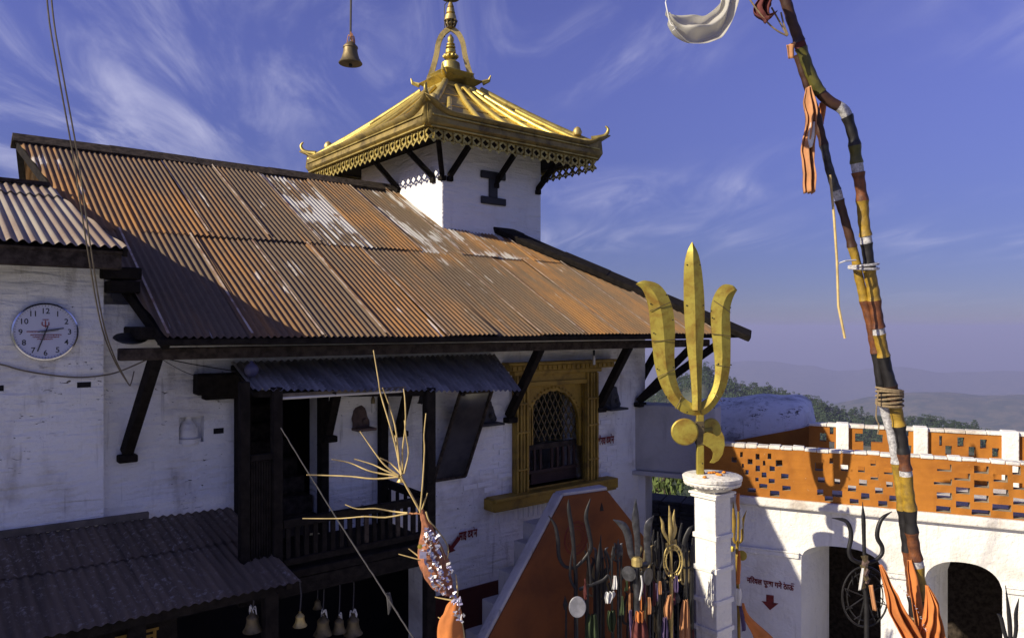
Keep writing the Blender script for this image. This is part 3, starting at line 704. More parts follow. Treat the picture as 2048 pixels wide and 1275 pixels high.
# lower canopy over the ground floor
l0, l1, l2, l3 = L(-260, 1080, .12), L(462, 1016, .12), L(-260, 1376, 1.3), L(604, 1161, 1.3)
l0.z = H - 1.62; l2.z = H - 2.045
def LC(u, w, l=0): return l0.lerp(l1, u).lerp(l2.lerp(l3, u), w) + Vector((0, -.25 * l, l))
ll = (l3 - l2).length; ns = 5
for row in (0, 1):
    for k in range(ns):
        corr(lambda t, w, l: LC(t / ll, w, l + .012 * (1 - row) + .004 * (k % 2)), ll * k / ns - (.02 if k else 0), ll * (k + 1) / ns, lambda t: (.0, .40)[row], lambda t: (.44, 1.0)[row], .072, .0085).build('canopy_sheet', M['dark_sheet'], porch, smooth=180)
MB().beam(LC(0, .02, .02) + Vector((0, .03, .03)), LC(.72, .02, .02) + Vector((0, .03, .03)), .05, .05).build('canopy_flashing', M['purlin'], porch, wob=.01)
MB().beam(LC(0, .95, -.06), LC(.93, .95, -.06), .07, .08).build('canopy_beam', M['wood'], porch)
for k in range(7): MB().beam(LC(k / 6 * .96 + .01, .02, -.05), LC(k / 6 * .96 + .01, .97, -.05), .05, .05).build('canopy_rafter', M['wood'], porch)
for u in (.12, .55, .92):
    p = LC(u, .93, -.1); post(p.x, p.y, 0, p.z, .11)
p = L(268, 1268, 1.1); mbx = MB(); text_into(mbx, 'दशन', .16, (p.x - .12, p.y, p.z - .09), (1, 0, 0), (0, 0, 1), .03, 'LEFT')
sg = thing('painted_signboard', 'dark board with yellow lettering hung below the lower canopy', 'signboard', P0, PH)
MB().box(p.x - .35, p.x + .3, p.y + .012, p.y + .04, p.z - .3, p.z + .06).build('board', M['wood'], sg); mbx.build('lettering', M['ochre'], sg)

# stair up to the gilded window, with its orange side wall
SD = 1.3
def S2(px_, py_): q = L(px_, py_, SD); return (q.x, q.z)
poly = [S2(1000, 1420), S2(950, 1275), S2(1128, 992), S2(1214, 980), S2(1300, 1088), S2(1312, 1420)]
poly[0] = (poly[1][0] - .4, 0); poly[-1] = (poly[-2][0] + .0, 0)
poly[1] = (poly[1][0] - .4, poly[1][1] - .75)
st = thing('stair_block', 'orange stair side wall with a pale sloping coping below the gilded window', 'stairs', P0, PH)
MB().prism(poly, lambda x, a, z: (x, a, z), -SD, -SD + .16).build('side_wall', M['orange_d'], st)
for a, b in ((poly[1], poly[2]), (poly[2], poly[3])):
    MB().beam((a[0], -SD + .08, a[1] + .012), (b[0] + (.0 if a is poly[1] else .02), -SD + .08, b[1] + .012 + (.002 if a is poly[2] else 0)), .12, .05).build('coping', M['cement_pale'], st, bevel=.015, wob=.012, wobs=6)
for k in range(9):
    x = poly[1][0] + .1 + k * .22; zt = max(.2, poly[1][1] + (poly[2][1] - poly[1][1]) * (x - poly[1][0]) / (poly[2][0] - poly[1][0]) - .42)
    if x > poly[2][0]: break
    MB().box(x, x + .222, -SD + .162, -.62, 0, zt).build('step', M['cement'], st, bevel=.01)
MB().box(poly[2][0], poly[3][0], -SD + .162, -.62, 0, poly[2][1] - .40).build('landing', M['cement'], st)
q = S2(1203, 1015); MB().prism([(-.025, -.03), (.03, -.035), (.02, .01), (.0, .06), (-.02, .01)], lambda x, a, z: (q[0] + x, a, q[1] + z), -SD - .004, -SD + .05).build('lamp_niche_shade', M['dark'], st)  # niche shade painted as a dark block on the wall face
mbx = MB()                                           # painted ring emblem
for R in (.17, .155, .12, .09):
    q = S2(1152, 1075); mbx.tube([(q[0] + R * math.cos(t / 24 * 6.2832), -SD - .001, q[1] + 1.05 * R * math.sin(t / 24 * 6.2832)) for t in range(25)], .004, 4)
mbx.build('painted_emblem', M['red'], st)

# ------------------------------------------------------------------ the clock house on the left
CH = thing('clock_house', 'lower whitewashed house with a pale grey corrugated roof carrying the clock', 'building', P0, PH)
gz, gd, gp = L(255, 495, .65).z, .65, .325; gt = L(255, 495, .65).x
MB().box(-9.6, tw0, -.1, .35, 0, gz + .1).build('wall', M['white'], CH)  # length out of view added to keep sun off the lower canopy
MB().box(-9.6, -9.2, .352, 3.2, 0, gz + .6).build('wall', M['white'], CH)
MB().box(tw0 - .3, tw0, .352, 3.2, 0, gz + .05).build('wall', M['white'], CH)
def GF(t, w, l=0): return Vector((t, -gd + w - l * .3, gz + w * gp + l * .95))
groof = MB().add([GF(-9.7, .02, -.05), GF(gt - .02, .02, -.05), GF(gt - .2, 2.45, -.05), GF(-9.7, 2.45, -.05)], [(0, 1, 2, 3)]).build('roof', M['wood2'], CH, thick=.02)
def g_hi(t, top): return min(top, max(0.0, (gt - t) * 2.48 / .231)) if t > gt - .231 else top
e = gt; k = 0
while e > -9.6:
    a = e - .70; up = .004 * (k % 2)
    corr(lambda t, w, l: GF(t, w, l + up), a, e + .02 if k else e, lambda t: random.uniform(-.004, .004), lambda t: max(.01, g_hi(t, 2.0)), .075, .013).build('roof_sheet', M['grey_sheet'], groof, smooth=180)
    corr(lambda t, w, l: GF(t, w, l + up + .014), a, min(e + .02, gt - .19), lambda t: 1.94, lambda t: 2.48, .075, .013, 2).build('roof_sheet', M['grey_sheet'], groof, smooth=180)
    e = a; k += 1
MB().box(-9.6, gt - .03, -gd + .05, -gd + .13, gz - .17, gz - .04).build('eave_board', M['wood2'], CH, bevel=.01)
MB().box(-9.6, gt - .08, -gd + .14, -.102, gz - .06, gz - .03).build('soffit', M['wood'], CH)
MB().beam(GF(gt - .01, .0, -.045), GF(gt - .22, 2.45, -.045), .03, .06).build('verge_board', M['wood'], CH)
MB().beam(GF(-9.7, 2.48, .03), GF(gt - .24, 2.48, .03), .12, .04).build('top_flashing', M['wood2'], CH)
for px_, py_, w_ in ((168, 769, .10), (-2, 776, .06)):
    q = L(px_, py_, .1); MB().box(q.x - w_ / 2, q.x + w_ / 2, -.104, -.05, q.z - .022, q.z + .022).build('putlog_shade', M['dark'], CH)  # hole shade painted as dark blocks on the clock wall

# ------------------------------------------------------------------ tower with the gilded roof
TW = thing('roof_tower', 'square white tower with a gilded pagoda roof rising from the rusty roof', 'tower', P0, PH)
tx0, ty0, ta, tn, to = 5.01, 1.793, 1.86, 2.49, .63
tx1, ty1 = tx0 + ta, ty0 + tn; tzt = H + 2.75
MB().box(tx0, tx1, ty0, ty1, H + .5, tzt).build('wall', M['white_tower'], TW, bevel=.02)
rx0, rx1, ry0, ry1 = tx0 - to, tx1 + to, ty0 - to, ty1 + to; fz0, fz1 = H + 2.63, H + 2.86
cx, cy = (rx0 + rx1) / 2 + .05, (ry0 + ry1) / 2; hs = .34; pz = H + 3.86
MB().box(rx0 + .06, rx1 - .06, ry0 + .06, ry1 - .06, fz0 + .04, fz0 + .08).build('soffit', M['wood'], TW)
sides = [(Vector((rx0, ry0, 0)), Vector((rx1, ry0, 0)), Vector((0, -1, 0))), (Vector((rx1, ry0, 0)), Vector((rx1, ry1, 0)), Vector((1, 0, 0))),
         (Vector((rx1, ry1, 0)), Vector((rx0, ry1, 0)), Vector((0, 1, 0))), (Vector((rx0, ry1, 0)), Vector((rx0, ry0, 0)), Vector((-1, 0, 0)))]
tops = [Vector((cx - hs, cy - hs, pz)), Vector((cx + hs, cy - hs, pz)), Vector((cx + hs, cy + hs, pz)), Vector((cx - hs, cy + hs, pz))]
for i, (a, b, nrm) in enumerate(sides):
    ln = (b - a).length; e = (b - a) / ln
    def SP(s, o, z): p = a + e * s + nrm * o; return (p.x, p.y, z)
    n = 40; rows = [[], [], [], []]; zt = []
    for k in range(n + 1):
        s = ln * k / n; dd = min(s, ln - s); lift = .15 * max(0, 1 - dd / .42) ** 2.4
        for rw, of, zz in ((0, .0, fz0), (1, .05, fz0 + .07 + lift * .2), (2, .035, fz1 - .05 + lift), (3, .10 + lift * .25, fz1 + lift)):
            rows[rw].append(SP(s - (of if k == 0 else 0) + (of if k == n else 0), of, zz))
    MB().grid(rows).build('fascia', M['fascia'], TW, thick=.02, smooth=40)
    for zz, oo in ((fz0 + .012, .03), (fz1 - .075, .062)):
        MB().tube([SP(.03, oo, zz), SP(ln - .03, oo, zz)], .014, 6).build('fascia_bead', M['gilt'], TW)
    # roof plane with a slight sag, and its battens
    t0, t1 = tops[i], tops[(i + 1) % 4]; a1 = a + Vector((0, 0, fz1 - .03)); b1 = b + Vector((0, 0, fz1 - .03))
    def RP(u, w, l=0):
        p = a1.lerp(b1, u).lerp(t0.lerp(t1, u), w); p.z -= .035 * math.sin(w * math.pi); return p + nrm * l * .6 + Vector((0, 0, l * .8))
    MB().grid([[RP(u / 12, w / 8) for u in range(13)] for w in range(9)]).build('roof_plane', M['gilt'], TW, smooth=60)
    rp = TW.children[-1]
    for k in range(6):
        u = (k + .65) / 6.3; w1 = .93 if 1 <= k <= 4 else .62
        if k == 0: w1 = .45
        MB().tube([RP(u + (0 if k < 3 else 0), w, .025) for w in (.03, .25, .5, .5 + (w1 - .5) * .6, w1)], .038, 8).build('roof_batten', M['gilt_b'], rp, smooth=50)
    for w in (.35, .68):
        MB().tube([RP(u / 8, w, .006) for u in range(9)], .010, 5).build('roof_seam', M['brass'], rp)
    # hip roll and upturned horn
    MB().tube([RP(0, w, .03) for w in (.0, .2, .4, .6, .8, 1)], .05, 8).build('hip_roll', M['gilt'], rp, smooth=50)
    d = (nrm + sides[i - 1][2]).normalized(); c = a + Vector((0, 0, fz1 + .10))
    hp_ = smoothpath([c - d * .1, c + d * .07 + Vector((0, 0, .03)), c + d * .14 + Vector((0, 0, .08)), c + d * .16 + Vector((0, 0, .15)), c + d * .12 + Vector((0, 0, .20))], 4)
    MB().tube(hp_, [lerp(.05, .012, k / (len(hp_) - 1)) for k in range(len(hp_))], 8).build('corner_horn', M['gilt'], TW, smooth=60)
    MB().lathe([(.0, 0), (.06, .01), (.075, .06), (.05, .12), (.0, .15)], 10, c - d * .32 + Vector((0, 0, .06))).build('hip_knob', M['brass'], TW, smooth=60)
    # pierced valance
    nu = int(ln / .155); uw = (ln - .04) / nu; fh = .185; mb = MB(); zt_ = fz0 + .0
    mb.beam(SP(.02, -.02, zt_ - .01), SP(ln - .02, -.02, zt_ - .01), .012, .02)
    for k in range(nu):
        s = .02 + k * uw
        for A, Bq in (((0, 0), (1, -.72)), ((1, 0), (0, -.72))):
            mb.beam(SP(s + A[0] * uw, -.02 + .006 * A[0], zt_ + A[1] * fh), SP(s + Bq[0] * uw, -.02 + .006 * A[0], zt_ + Bq[1] * fh), .012, .030, nrm.cross(Vector((0, 0, 1))))
        for zc_, rr_ in ((-.36, .030), (-.02, .02), (-.60, .026)):
            ox = .5 if zc_ == -.36 else .5
            mb.beam(SP(s + uw * ox, -.012, zt_ + zc_ * fh - rr_), SP(s + uw * ox, -.012, zt_ + zc_ * fh + rr_), .016, rr_ * 1.5, nrm)
        mb.add([SP(s + .01, -.02, zt_ - .66 * fh), SP(s + uw * .3, -.02, zt_ - .86 * fh), SP(s + uw * .5, -.02, zt_ - 1.0 * fh), SP(s + uw * .7, -.02, zt_ - .86 * fh), SP(s + uw - .01, -.02, zt_ - .66 * fh), SP(s + uw * .5, -.02, zt_ - .74 * fh)], [(0, 1, 5), (1, 2, 5), (2, 3, 5), (3, 4, 5)])
    mb.build('valance', M['gilt'], TW)
for (wx, wy, ox, oy) in ((tx0 + .12, ty0, tx0 + .24, ty0 - .48), (tx0 + .95, ty0, tx0 + 1.05, ty0 - .48), (tx1 - .08, ty0, tx1 + .05, ty0 - .48), (tx0, ty0, tx0 - .30, ty0 - .34), (tx0, ty0 + .22, tx0 - .48, ty0 + .42), (tx0, ty0 + 1.25, tx0 - .48, ty0 + 1.35), (tx1, ty0 + .2, tx1 + .48, ty0 + .2), (tx1, ty1 - .2, tx1 + .48, ty1 - .2)):
    s = MB().beam((wx, wy, H + 2.17), (ox, oy, fz0 + .05), .065, .075).build('brace', M['wood'], TW, bevel=.008)
    MB().box(wx - .045, wx + .045, wy - .05, wy + .05, H + 2.10, H + 2.17).build('corbel', M['wood'], s, bevel=.01)
q = L(985, 377, -ty0); mb = MB().box(q.x - .075, q.x + .075, ty0 - .03, ty0 - .002, q.z - .14, q.z + .14)
mb.build('slit_window', M['black'], TW); sw = TW.children[-1]
for dz in (-.19, .19): MB().box(q.x - .23, q.x + .23, ty0 - .045, ty0 - .004, q.z + dz - .055, q.z + dz + .055).build('slit_sill', M['black'], sw, bevel=.015, wob=.008)
# finial
def tier(h0, z0_, h1, z1_, nm='finial_tier'):
    vs_ = [(cx + sx * h, cy + sy * h, z) for h, z in ((h0, z0_), (h1, z1_)) for sx, sy in ((-1, -1), (1, -1), (1, 1), (-1, 1))]
    return MB().add(vs_, [(3, 2, 1, 0), (4, 5, 6, 7), (0, 1, 5, 4), (1, 2, 6, 5), (2, 3, 7, 6), (3, 0, 4, 7)]).build(nm, M['gilt'], TW, bevel=.012)
tier(.36, pz - .04, .30, pz + .07); tier(.28, pz + .071, .40, pz + .16); tier(.30, pz + .161, .26, pz + .20); tier(.22, pz + .201, .29, pz + .29)
for sx in (-1, 1):
    for sy in (-1, 1):
        MB().tube([(cx + sx * .37, cy + sy * .37, pz + .13), (cx + sx * .45, cy + sy * .45, pz + .17), (cx + sx * .47, cy + sy * .47, pz + .25)], [.045, .03, .008], 6).build('finial_horn', M['gilt'], TW)
zf = pz + .29
fin = MB().lathe([(.17, 0), (.165, .05), (.15, .18), (.10, .215), (.05, .22), (.05, .25), (.115, .27), (.12, .30), (.06, .325), (.085, .35), (.085, .40), (.05, .42), (.08, .435), (.08, .455), (.045, .465), (.07, .485), (.07, .50), (.04, .51), (.055, .56), (.05, .60), (.015, .65), (0, .66)], 18, (cx, cy, zf)).build('finial_spire', M['gilt'], TW, smooth=35)
for k in range(10):
    a = k * .628; MB().lathe([(0, -.03), (.028, -.01), (.03, .015), (0, .035)], 6, (cx + .105 * math.cos(a), cy + .105 * math.sin(a), zf + .29)).build('lotus_petal', M['gilt'], fin)
dX = Vector((UX, -UY, 0))
for s in (-1, 1):
    pth = smoothpath([Vector((cx, cy, 0)) + dX * s * o_ + Vector((0, 0, z)) for o_, z in ((.36, pz + .20), (.30, pz + .36), (.235, pz + .60), (.20, pz + .80), (.13, pz + .95), (.02, pz + 1.04))], 4)
    mb = MB(); nrm = Vector((UY, UX, 0)); rows = []
    for k, p in enumerate(pth):
        t = (pth[min(k + 1, len(pth) - 1)] - pth[max(k - 1, 0)]).normalized(); wv = nrm.cross(t).normalized() * .042
        rows.append([p - wv - nrm * .02, p + wv - nrm * .02, p + wv + nrm * .02, p - wv + nrm * .02])
    mb.grid(rows, True).build('finial_arm', M['brass'], TW)
zt_ = pz + 1.03
MB().lathe([(.04, 0), (.075, .02), (.05, .05), (.085, .075), (.085, .10), (.04, .12)], 10, (cx, cy, zt_)).build('finial_crown', M['bronze'], TW)
for k in range(9):
    a = k * .7; MB().beam((cx + .07 * math.cos(a), cy + .07 * math.sin(a), zt_ + .03), (cx + .11 * math.cos(a), cy + .11 * math.sin(a), zt_ + .14), .02, .012).build('crown_leaf', M['bronze'], TW)
MB().lathe([(.0, 0), (.105, .01), (.10, .03), (.085, .10), (.05, .12), (.075, .135), (.07, .15), (.06, .21), (.035, .22), (.055, .235), (.05, .25), (.03, .30), (.012, .33), (.012, .42), (.0, .42)], 14, (cx, cy, zt_ + .13)).build('finial_bell', M['brass'], TW, smooth=35)
MB().lathe([(.0, 0), (.145, .0), (.15, .015), (.12, .04), (.04, .06), (.02, .10), (.015, .25), (.0, .3)], 18, (cx, cy, zt_ + .50)).build('finial_parasol', M['bronze'], TW, smooth=35)
p = Vector((cx, cy, 0)) - dX * .10
MB().tube([p + Vector((0, 0, z)) for z in (pz + .9, zt_ + .2, zt_ + .40)] + [Vector((cx, cy, zt_ + .5))], .008, 5).build('conductor_rod', M['iron'], TW)

# ------------------------------------------------------------------ terrace with arcade below
AT = thing('arcade_terrace', 'white arcade carrying a terrace with a pierced orange parapet', 'terrace', TA, PT)
zo0, zo1 = H - 2.103, H - 1.485; xl, xr = T(1402, 900).x, T(2330, 900).x
def Z(px_, py_, b=0): return T(px_, py_, b).z
def X(px_, b=0): return T(px_, 900, b).x
a1, b1_, a2, b2 = X(1602), X(1762), X(1848), X(2006)
def archz(x):
    for a, b, sp, cr in ((a1, b1_, Z(1602, 1116), Z(1660, 1092)), (a2, b2, Z(1860, 1168), Z(1915, 1124))):
        if a < x < b:
            u = (x - (a + b) / 2) / ((b - a) / 2); return sp + (cr - sp) * max(0, 1 - abs(u) ** 2.4) ** .5
    return 0.0
xs = sorted({lerp(xl, xr, k / 40) for k in range(41)} | {a1 - 1e-3, a1 + 1e-3, b1_ - 1e-3, b1_ + 1e-3, a2 - 1e-3, a2 + 1e-3, b2 - 1e-3, b2 + 1e-3} | {lerp(a1, b1_, k / 24) for k in range(1, 24)} | {lerp(a2, b2, k / 24) for k in range(1, 24)})
MB().strip(xs, [archz(x) for x in xs], [zo0 - .11] * len(xs), .03, .62, .30).build('arcade_wall', M['white_t'], AT)
MB().box(xl, xr, -.05, .2, zo0 - .109, zo0).build('cornice', M['white_worn'], AT, bevel=.02, wob=.008)
for (pa, pb) in ((1440, 1598), (1766, 1844), (2008, 2300)):
    zz = Z((pa + pb) / 2, 1100 if pa < 1500 else (1150 if pa < 1800 else 1195)); MB().box(X(pa), X(pb), .0, .029, zz - .05, zz + .012).build('impost_moulding', M['white_t'], AT, bevel=.012); MB().box(X(pa), X(pb), -.012, .015, zz + .013, zz + .03).build('impost_moulding', M['white_t'], AT, bevel=.006)
MB().box(xl, xr + .4, 2.0, 2.15, 0, zo0 - .12).build('shade_rear_wall', M['wood2'], AT)  # dark tone stands in for the shade inside the arches
MB().box(xl, xr, .06, 2.3, zo0 - .108, zo0 - .012).build('terrace_floor', M['cement'], AT)
MB().box(xl - .02, xl + .2, .63, 2.0, 0, zo0 - .12).build('end_wall', M['cement'], AT); MB().box(xr - .2, xr, .63, 2.0, 0, zo0 - .12).build('end_wall', M['cement'], AT)
def zh(l, b): 
    out = []
    for x0, x1, y0, y1 in l:
        ex, ey = (x1 - x0) * .09, (y1 - y0) * .10; x0 -= ex; x1 += ex; y0 -= ey; y1 += ey
        A, C = T(1360 + x0 / 2.977, 760 + y0 / 2.977, b), T(1360 + x1 / 2.977, 760 + y1 / 2.977, b); out.append((A.x, C.x, C.z, A.z))
    return out
HF = [(358,372,428,455),(452,472,440,470),(524,542,438,468),(405,430,470,498),(495,508,480,505),(573,607,476,510),(368,380,497,518),(452,475,510,540),(535,563,513,540),(390,407,534,560),(488,512,548,577),(605,643,557,585),(450,467,580,600),(530,562,586,612),(475,515,617,642),(612,655,628,655),(540,587,657,690),(405,448,640,664),(310,335,458,485),
 (808,848,495,535),(892,910,465,493),(960,997,505,537),(823,858,577,605),(922,950,588,615),(1003,1045,627,660),(818,850,650,680),(910,963,657,692),(865,905,690,718),(1015,1060,706,735),(1137,1163,475,507),(1063,1097,513,545),(1138,1178,557,590),(1070,1110,592,625),(1165,1205,640,672),(1083,1125,672,707),(1185,1230,718,750),(1217,1262,522,558),(1230,1265,605,633),(1250,1290,688,720),
 (1537,1610,500,540),(1640,1720,553,595),(1757,1830,512,553),(1872,1945,562,603),(1983,2025,515,558),(1518,1610,585,622),(1757,1833,597,638),(1650,1720,637,675),(1872,1950,648,687),(1990,2060,612,650),(1537,1612,668,708),(1757,1830,683,725),(1990,2060,702,742),(1650,1720,722,760),(1868,1965,738,778),(1533,1605,750,785),(1745,1840,768,805),(1990,2060,786,825)]
rv = MB(); MB().holed(xl, xr, zo0 + .001, zo1, zh(HF, 0), 0, .14, rv).build('pierced_parapet', M['orange'], AT, wob=.006, wobs=13); rv.build('hole_lining', simple('shaded_hole_lime', (.36, .29, .20), .9, 0, .5, 12), AT, wob=.006, wobs=13)  # lime lining with the holes' shade put into its tone
n = 34
for k in range(n):
    a, b = lerp(xl, xr, k / n), lerp(xl, xr, (k + 1) / n)
    MB().box(a + .002, b - .002, -.012 + random.uniform(-.006, .006), .15, zo1 - .012 + random.uniform(-.01, .006), zo1 + .022 + random.uniform(-.008, .012)).build('coping_brick', M['white_worn'], AT, bevel=.01, wob=.006, wobs=9)
RB_ = 2.0; zr1 = T(1700, 851, RB_).z; xa, xb = X(1618, RB_), X(2300, RB_)
HB = [(893,912,280,318),(835,868,318,360),(890,917,368,405),(1055,1195,320,370),(1095,1175,285,320.1),(1095,1135,369.9,430),(1340,1360,290,330),(1345,1375,390,430),(1545,1560,335,385),(1655,1690,343,392),(1790,1825,355,403),(1583,1617,393,440),(1722,1757,400,450),(1862,1897,407,455)]
MB().holed(xa, xb, zo0 - .01, zr1 - .03, zh(HB, RB_), RB_, RB_ + .12).build('rear_parapet', M['orange'], AT, bevel=.006)
for k in range(16):
    a, b = lerp(xa, xb, k / 16), lerp(xa, xb, (k + 1) / 16)
    MB().box(a + .002, b - .002, RB_ - .02, RB_ + .14, zr1 - .028, zr1 + .02 + random.uniform(-.006, .008)).build('coping_slab', M['white_worn'], AT, bevel=.01, wob=.006, wobs=9)
for za, zb3 in ((930, 1005), (1390, 1475), (1915, 2015)):
    MB().box(X(1360 + za / 2.977, RB_), X(1360 + zb3 / 2.977, RB_), RB_ - .06, RB_ + .16, zo0 - .005, zr1 + .035).build('parapet_post', M['white_t'], AT, bevel=.012)
# painted direction on the arcade
mb, a, u, v, s = words('निरवल पूजा गने ठाऊँ', 1494, 1163, 1588, 1180, .03, M['red'], AT, T, -.004, 1.3); reph(mb, a + u * s * 6.1 + v * s * .62, u, v, s); mb.build('painted_words', M['red'], AT)
q = T(1540, 1203, .03); MB().prism([(-.045, .09), (.045, .09), (.045, .0), (.10, .0), (.0, -.10), (-.10, .0), (-.045, .0)], lambda x, a, z: (q.x + x, .026 + a, q.z + z), 0, .003).build('painted_arrow', M['red'], AT)

# stained vaulted roof beyond the terrace
VR = thing('vaulted_roof', 'stained white barrel-vaulted roof behind the orange parapet', 'roof', TA, PT)
vx0, vx1 = X(1392, 2.4), X(1628, 2.4); zvt = T(1560, 791, 2.9).z
rows = []
for k in range(25):
    f = k / 24; x = lerp(vx0, vx1, f); e = 1.0 if f < .82 else max(.02, math.sqrt(max(0, 1 - ((f - .82) / .18) ** 2)))
    zb4 = lerp(T(1440, 892, 2.4).z - .06, T(1625, 852, 2.4).z - .02, f); row = []
    for j in range(15):
        a = math.pi * j / 14; ht = (lerp(zvt - .12, zvt, min(1, f * 1.8)) - zb4)
        row.append((x, 3.1 - .70 * (.4 + .6 * e) * math.cos(a) , zb4 + ht * (e ** .6) * math.sin(a) ** .55))
    rows.append(row)
MB().grid(rows).build('vault', M['vault'], VR, smooth=60, wob=.03, wobs=2.5)
xs = [lerp(vx0, vx1 - .03, k / 8) for k in range(9)]
MB().strip(xs, [0] * 9, [lerp(T(1440, 892, 2.4).z - .05, T(1625, 852, 2.4).z - .0, k / 8) for k in range(9)], 2.36, 3.8).build('base_wall', M['orange'], VR)
# grey gateway
GW = thing('cement_gateway', 'grey cement gateway slab between the temple wall and the terrace', 'gateway', TA, PT)
gx0, gx1 = X(1250, .5), X(1432, .5); gzt, gzb = T(1330, 811, .5).z, T(1330, 944, .5).z
MB().box(gx0, gx1, .5, .95, gzb, gzt).build('lintel_block', M['cement'], GW, bevel=.02, wob=.01)
MB().box(gx0 - .02, gx1, .44, .97, gzb - .06, gzb - .002).build('ledge', M['cement'], GW, bevel=.008)
MB().box(gx0, X(1289, .5), .55, .95, 0, gzb - .062).build('pier', M['white_t'], GW, bevel=.01); MB().box(X(1386, .5), gx1, .55, .95, 0, gzb - .062).build('pier', M['cement'], GW, bevel=.01)
SS = thing('slate_stack', 'low stack of dark slate slabs inside the gateway', 'stack', TA, PT)
z = 0.0; zs1 = T(1340, 1008, 1.1).z
while z < zs1:
    h_ = random.uniform(.05, .09); xo = random.uniform(-.03, .03)
    for k in range(3):
        a = lerp(X(1278, 1.1), X(1400, 1.1), k / 3) + xo
        MB().box(a + .006, a + (X(1400, 1.1) - X(1278, 1.1)) / 3 - .006, 1.1 + random.uniform(-.03, .03), 1.6, z, z + h_ - .008).build('slab', M['slate'], SS, bevel=.008, wob=.008)
    z += h_

# ------------------------------------------------------------------ clock
def wp(q): return Matrix.Rotation(PH, 3, 'Z') @ Vector(q) + P0          # building coordinates to world
q = L(90, 663, .1); R0 = .228
CK = thing('wall_clock', 'round white wall clock with a chrome rim on the whitewashed wall', 'clock', wp(q), PH)
RX = Matrix.Rotation(math.radians(90), 3, 'X')
MB().lathe([(R0 * .97, .002), (R0, .0), (R0 * 1.02, .02), (R0, .045), (R0 * .95, .05), (R0 * .93, .036), (R0 * .93, .0)], 56, (0, 0, 0), RX).build('rim', M['chrome'], CK, smooth=50)
MB().lathe([(R0 * .935, .01), (R0 * .935, .03)], 56, (0, 0, 0), RX).build('face', M['face'], CK)
for k in range(1, 13):
    a = math.radians(90 - 30 * k); mb = MB(); r = R0 * .73
    text_into(mb, str(k), .062, (r * math.cos(a), -.0315, r * math.sin(a) - .022), (1, 0, 0), (0, 0, 1), .012); mb.build('numeral', M['black'], CK)
mb = MB()
for k in range(60):
    a = k * math.pi / 30; c, s = math.cos(a), math.sin(a); mb.beam((c * R0 * .88, -.031, s * R0 * .88), (c * R0 * .91, -.031, s * R0 * .91), .003 if k % 5 else .006, .001, (0, 1, 0))
mb.build('minute_marks', M['black'], CK)
for ax, az, bx, bz, w in ((-.05, .0, .125, .028, .008), (.016, .045, -.055, -.155, .009), (-.03, -.006, .09, .012, .004)):
    MB().beam((ax, -.040, az), (bx, -.040, bz), w, .002, (0, 1, 0)).build('hand', M['steel'], CK)
MB().lathe([(.008, .03), (.008, .045), (0, .047)], 12, (0, 0, 0), RX).build('hub', M['steel'], CK)
mb = MB()
mb.tube([(-.022, -.0325, .078), (-.024, -.0325, .055), (-.012, -.0325, .045), (0, -.0325, .044), (.012, -.0325, .045), (.024, -.0325, .055), (.022, -.0325, .078)], .004, 5); mb.beam((0, -.0325, .035), (0, -.0325, .088), .007, .003, (0, 1, 0))
def scrawl(x0, x1, z, h):                            # a line of print too small to read: head stroke and letter stems
    mb.beam((x0, -.0325, z), (x1, -.0325, z), .0028, .001, (0, 1, 0)); x = x0
    while x < x1:
        mb.beam((x, -.0325, z), (x + random.uniform(-.002, .002), -.0325, z - h * random.uniform(.5, 1)), .0026, .001, (0, 1, 0)); x += random.uniform(.004, .008)
scrawl(-.02, .022, .098, .008); scrawl(-.125, -.04, .004, .011); scrawl(-.10, .11, -.022, .012); scrawl(-.085, .095, -.040, .010); scrawl(-.055, .05, -.056, .010)
mb.build('printed_emblem', simple('clock_red', (.34, .05, .05), .6), CK)

# ------------------------------------------------------------------ big gilded trident on its pillar
PY = 8.0
pc = W(1432, 1300, PY); PL_ = thing('trident_pillar', 'white square banded pillar with a round capital under the big trident', 'pillar', (pc.x, pc.y, 0), PH); ph_ = .135
def pz_(py): return H + (HY - py) / F * PY
lean = lambda z: -.028 * (z - 0)                      # the shaft leans a little
def pbox(h, z0_, z1_, nm, m='white_t'):
    vs_ = []
    for z in (z0_, z1_):
        ox = lean(z) * UX; oy = -lean(z) * UY * 0
        vs_ += [(sx * h + ox, sy * h + oy, z) for sx, sy in ((-1, -1), (1, -1), (1, 1), (-1, 1))]
    return MB().add(vs_, [(3, 2, 1, 0), (4, 5, 6, 7), (0, 1, 5, 4), (1, 2, 6, 5), (2, 3, 7, 6), (3, 0, 4, 7)]).build(nm, M[m], PL_, bevel=.008)
pbox(ph_, 0, pz_(986), 'shaft'); pbox(ph_ + .06, 0, .3, 'base')
for py in (1066, 1130, 1193, 1250): pbox(ph_ + .018, pz_(py + 5), pz_(py - 5), 'band')
pbox(ph_ + .03, pz_(990), pz_(984), 'collar'); pbox(ph_ + .045, pz_(984) + .001, pz_(979), 'collar'); pbox(ph_ * .95, pz_(979), pz_(970), 'neck')
zc_ = pz_(978); cap0 = Vector((lean(zc_) * UX, 0, zc_))
MB().lathe([(.15, 0), (.19, .02), (.26, .06), (.30, .085), (.305, .10), (.29, .115), (.31, .12), (.315, .155), (.30, .165), (0, .168)], 36, cap0).build('capital', M['white_worn'], PL_, smooth=35)
for k in range(30):
    a = k * 2 * math.pi / 30; MB().lathe([(0, -.02), (.022, -.012), (.026, .0), (.018, .016), (0, .02)], 6, cap0 + Vector((.275 * math.cos(a), .275 * math.sin(a), .082))).build('lotus_petal', M['white_worn'], PL_)
topz = zc_ + .168
TR = thing('gilded_trident', 'tall gilded brass trident with broad curved blades on the white pillar', 'trident', W(1398, 952, PY))
to_ = TR.location.copy()
def zp(x, y, Y=PY): return W(1240 + x / 2.4525, 460 + y / 2.4525, Y) - to_
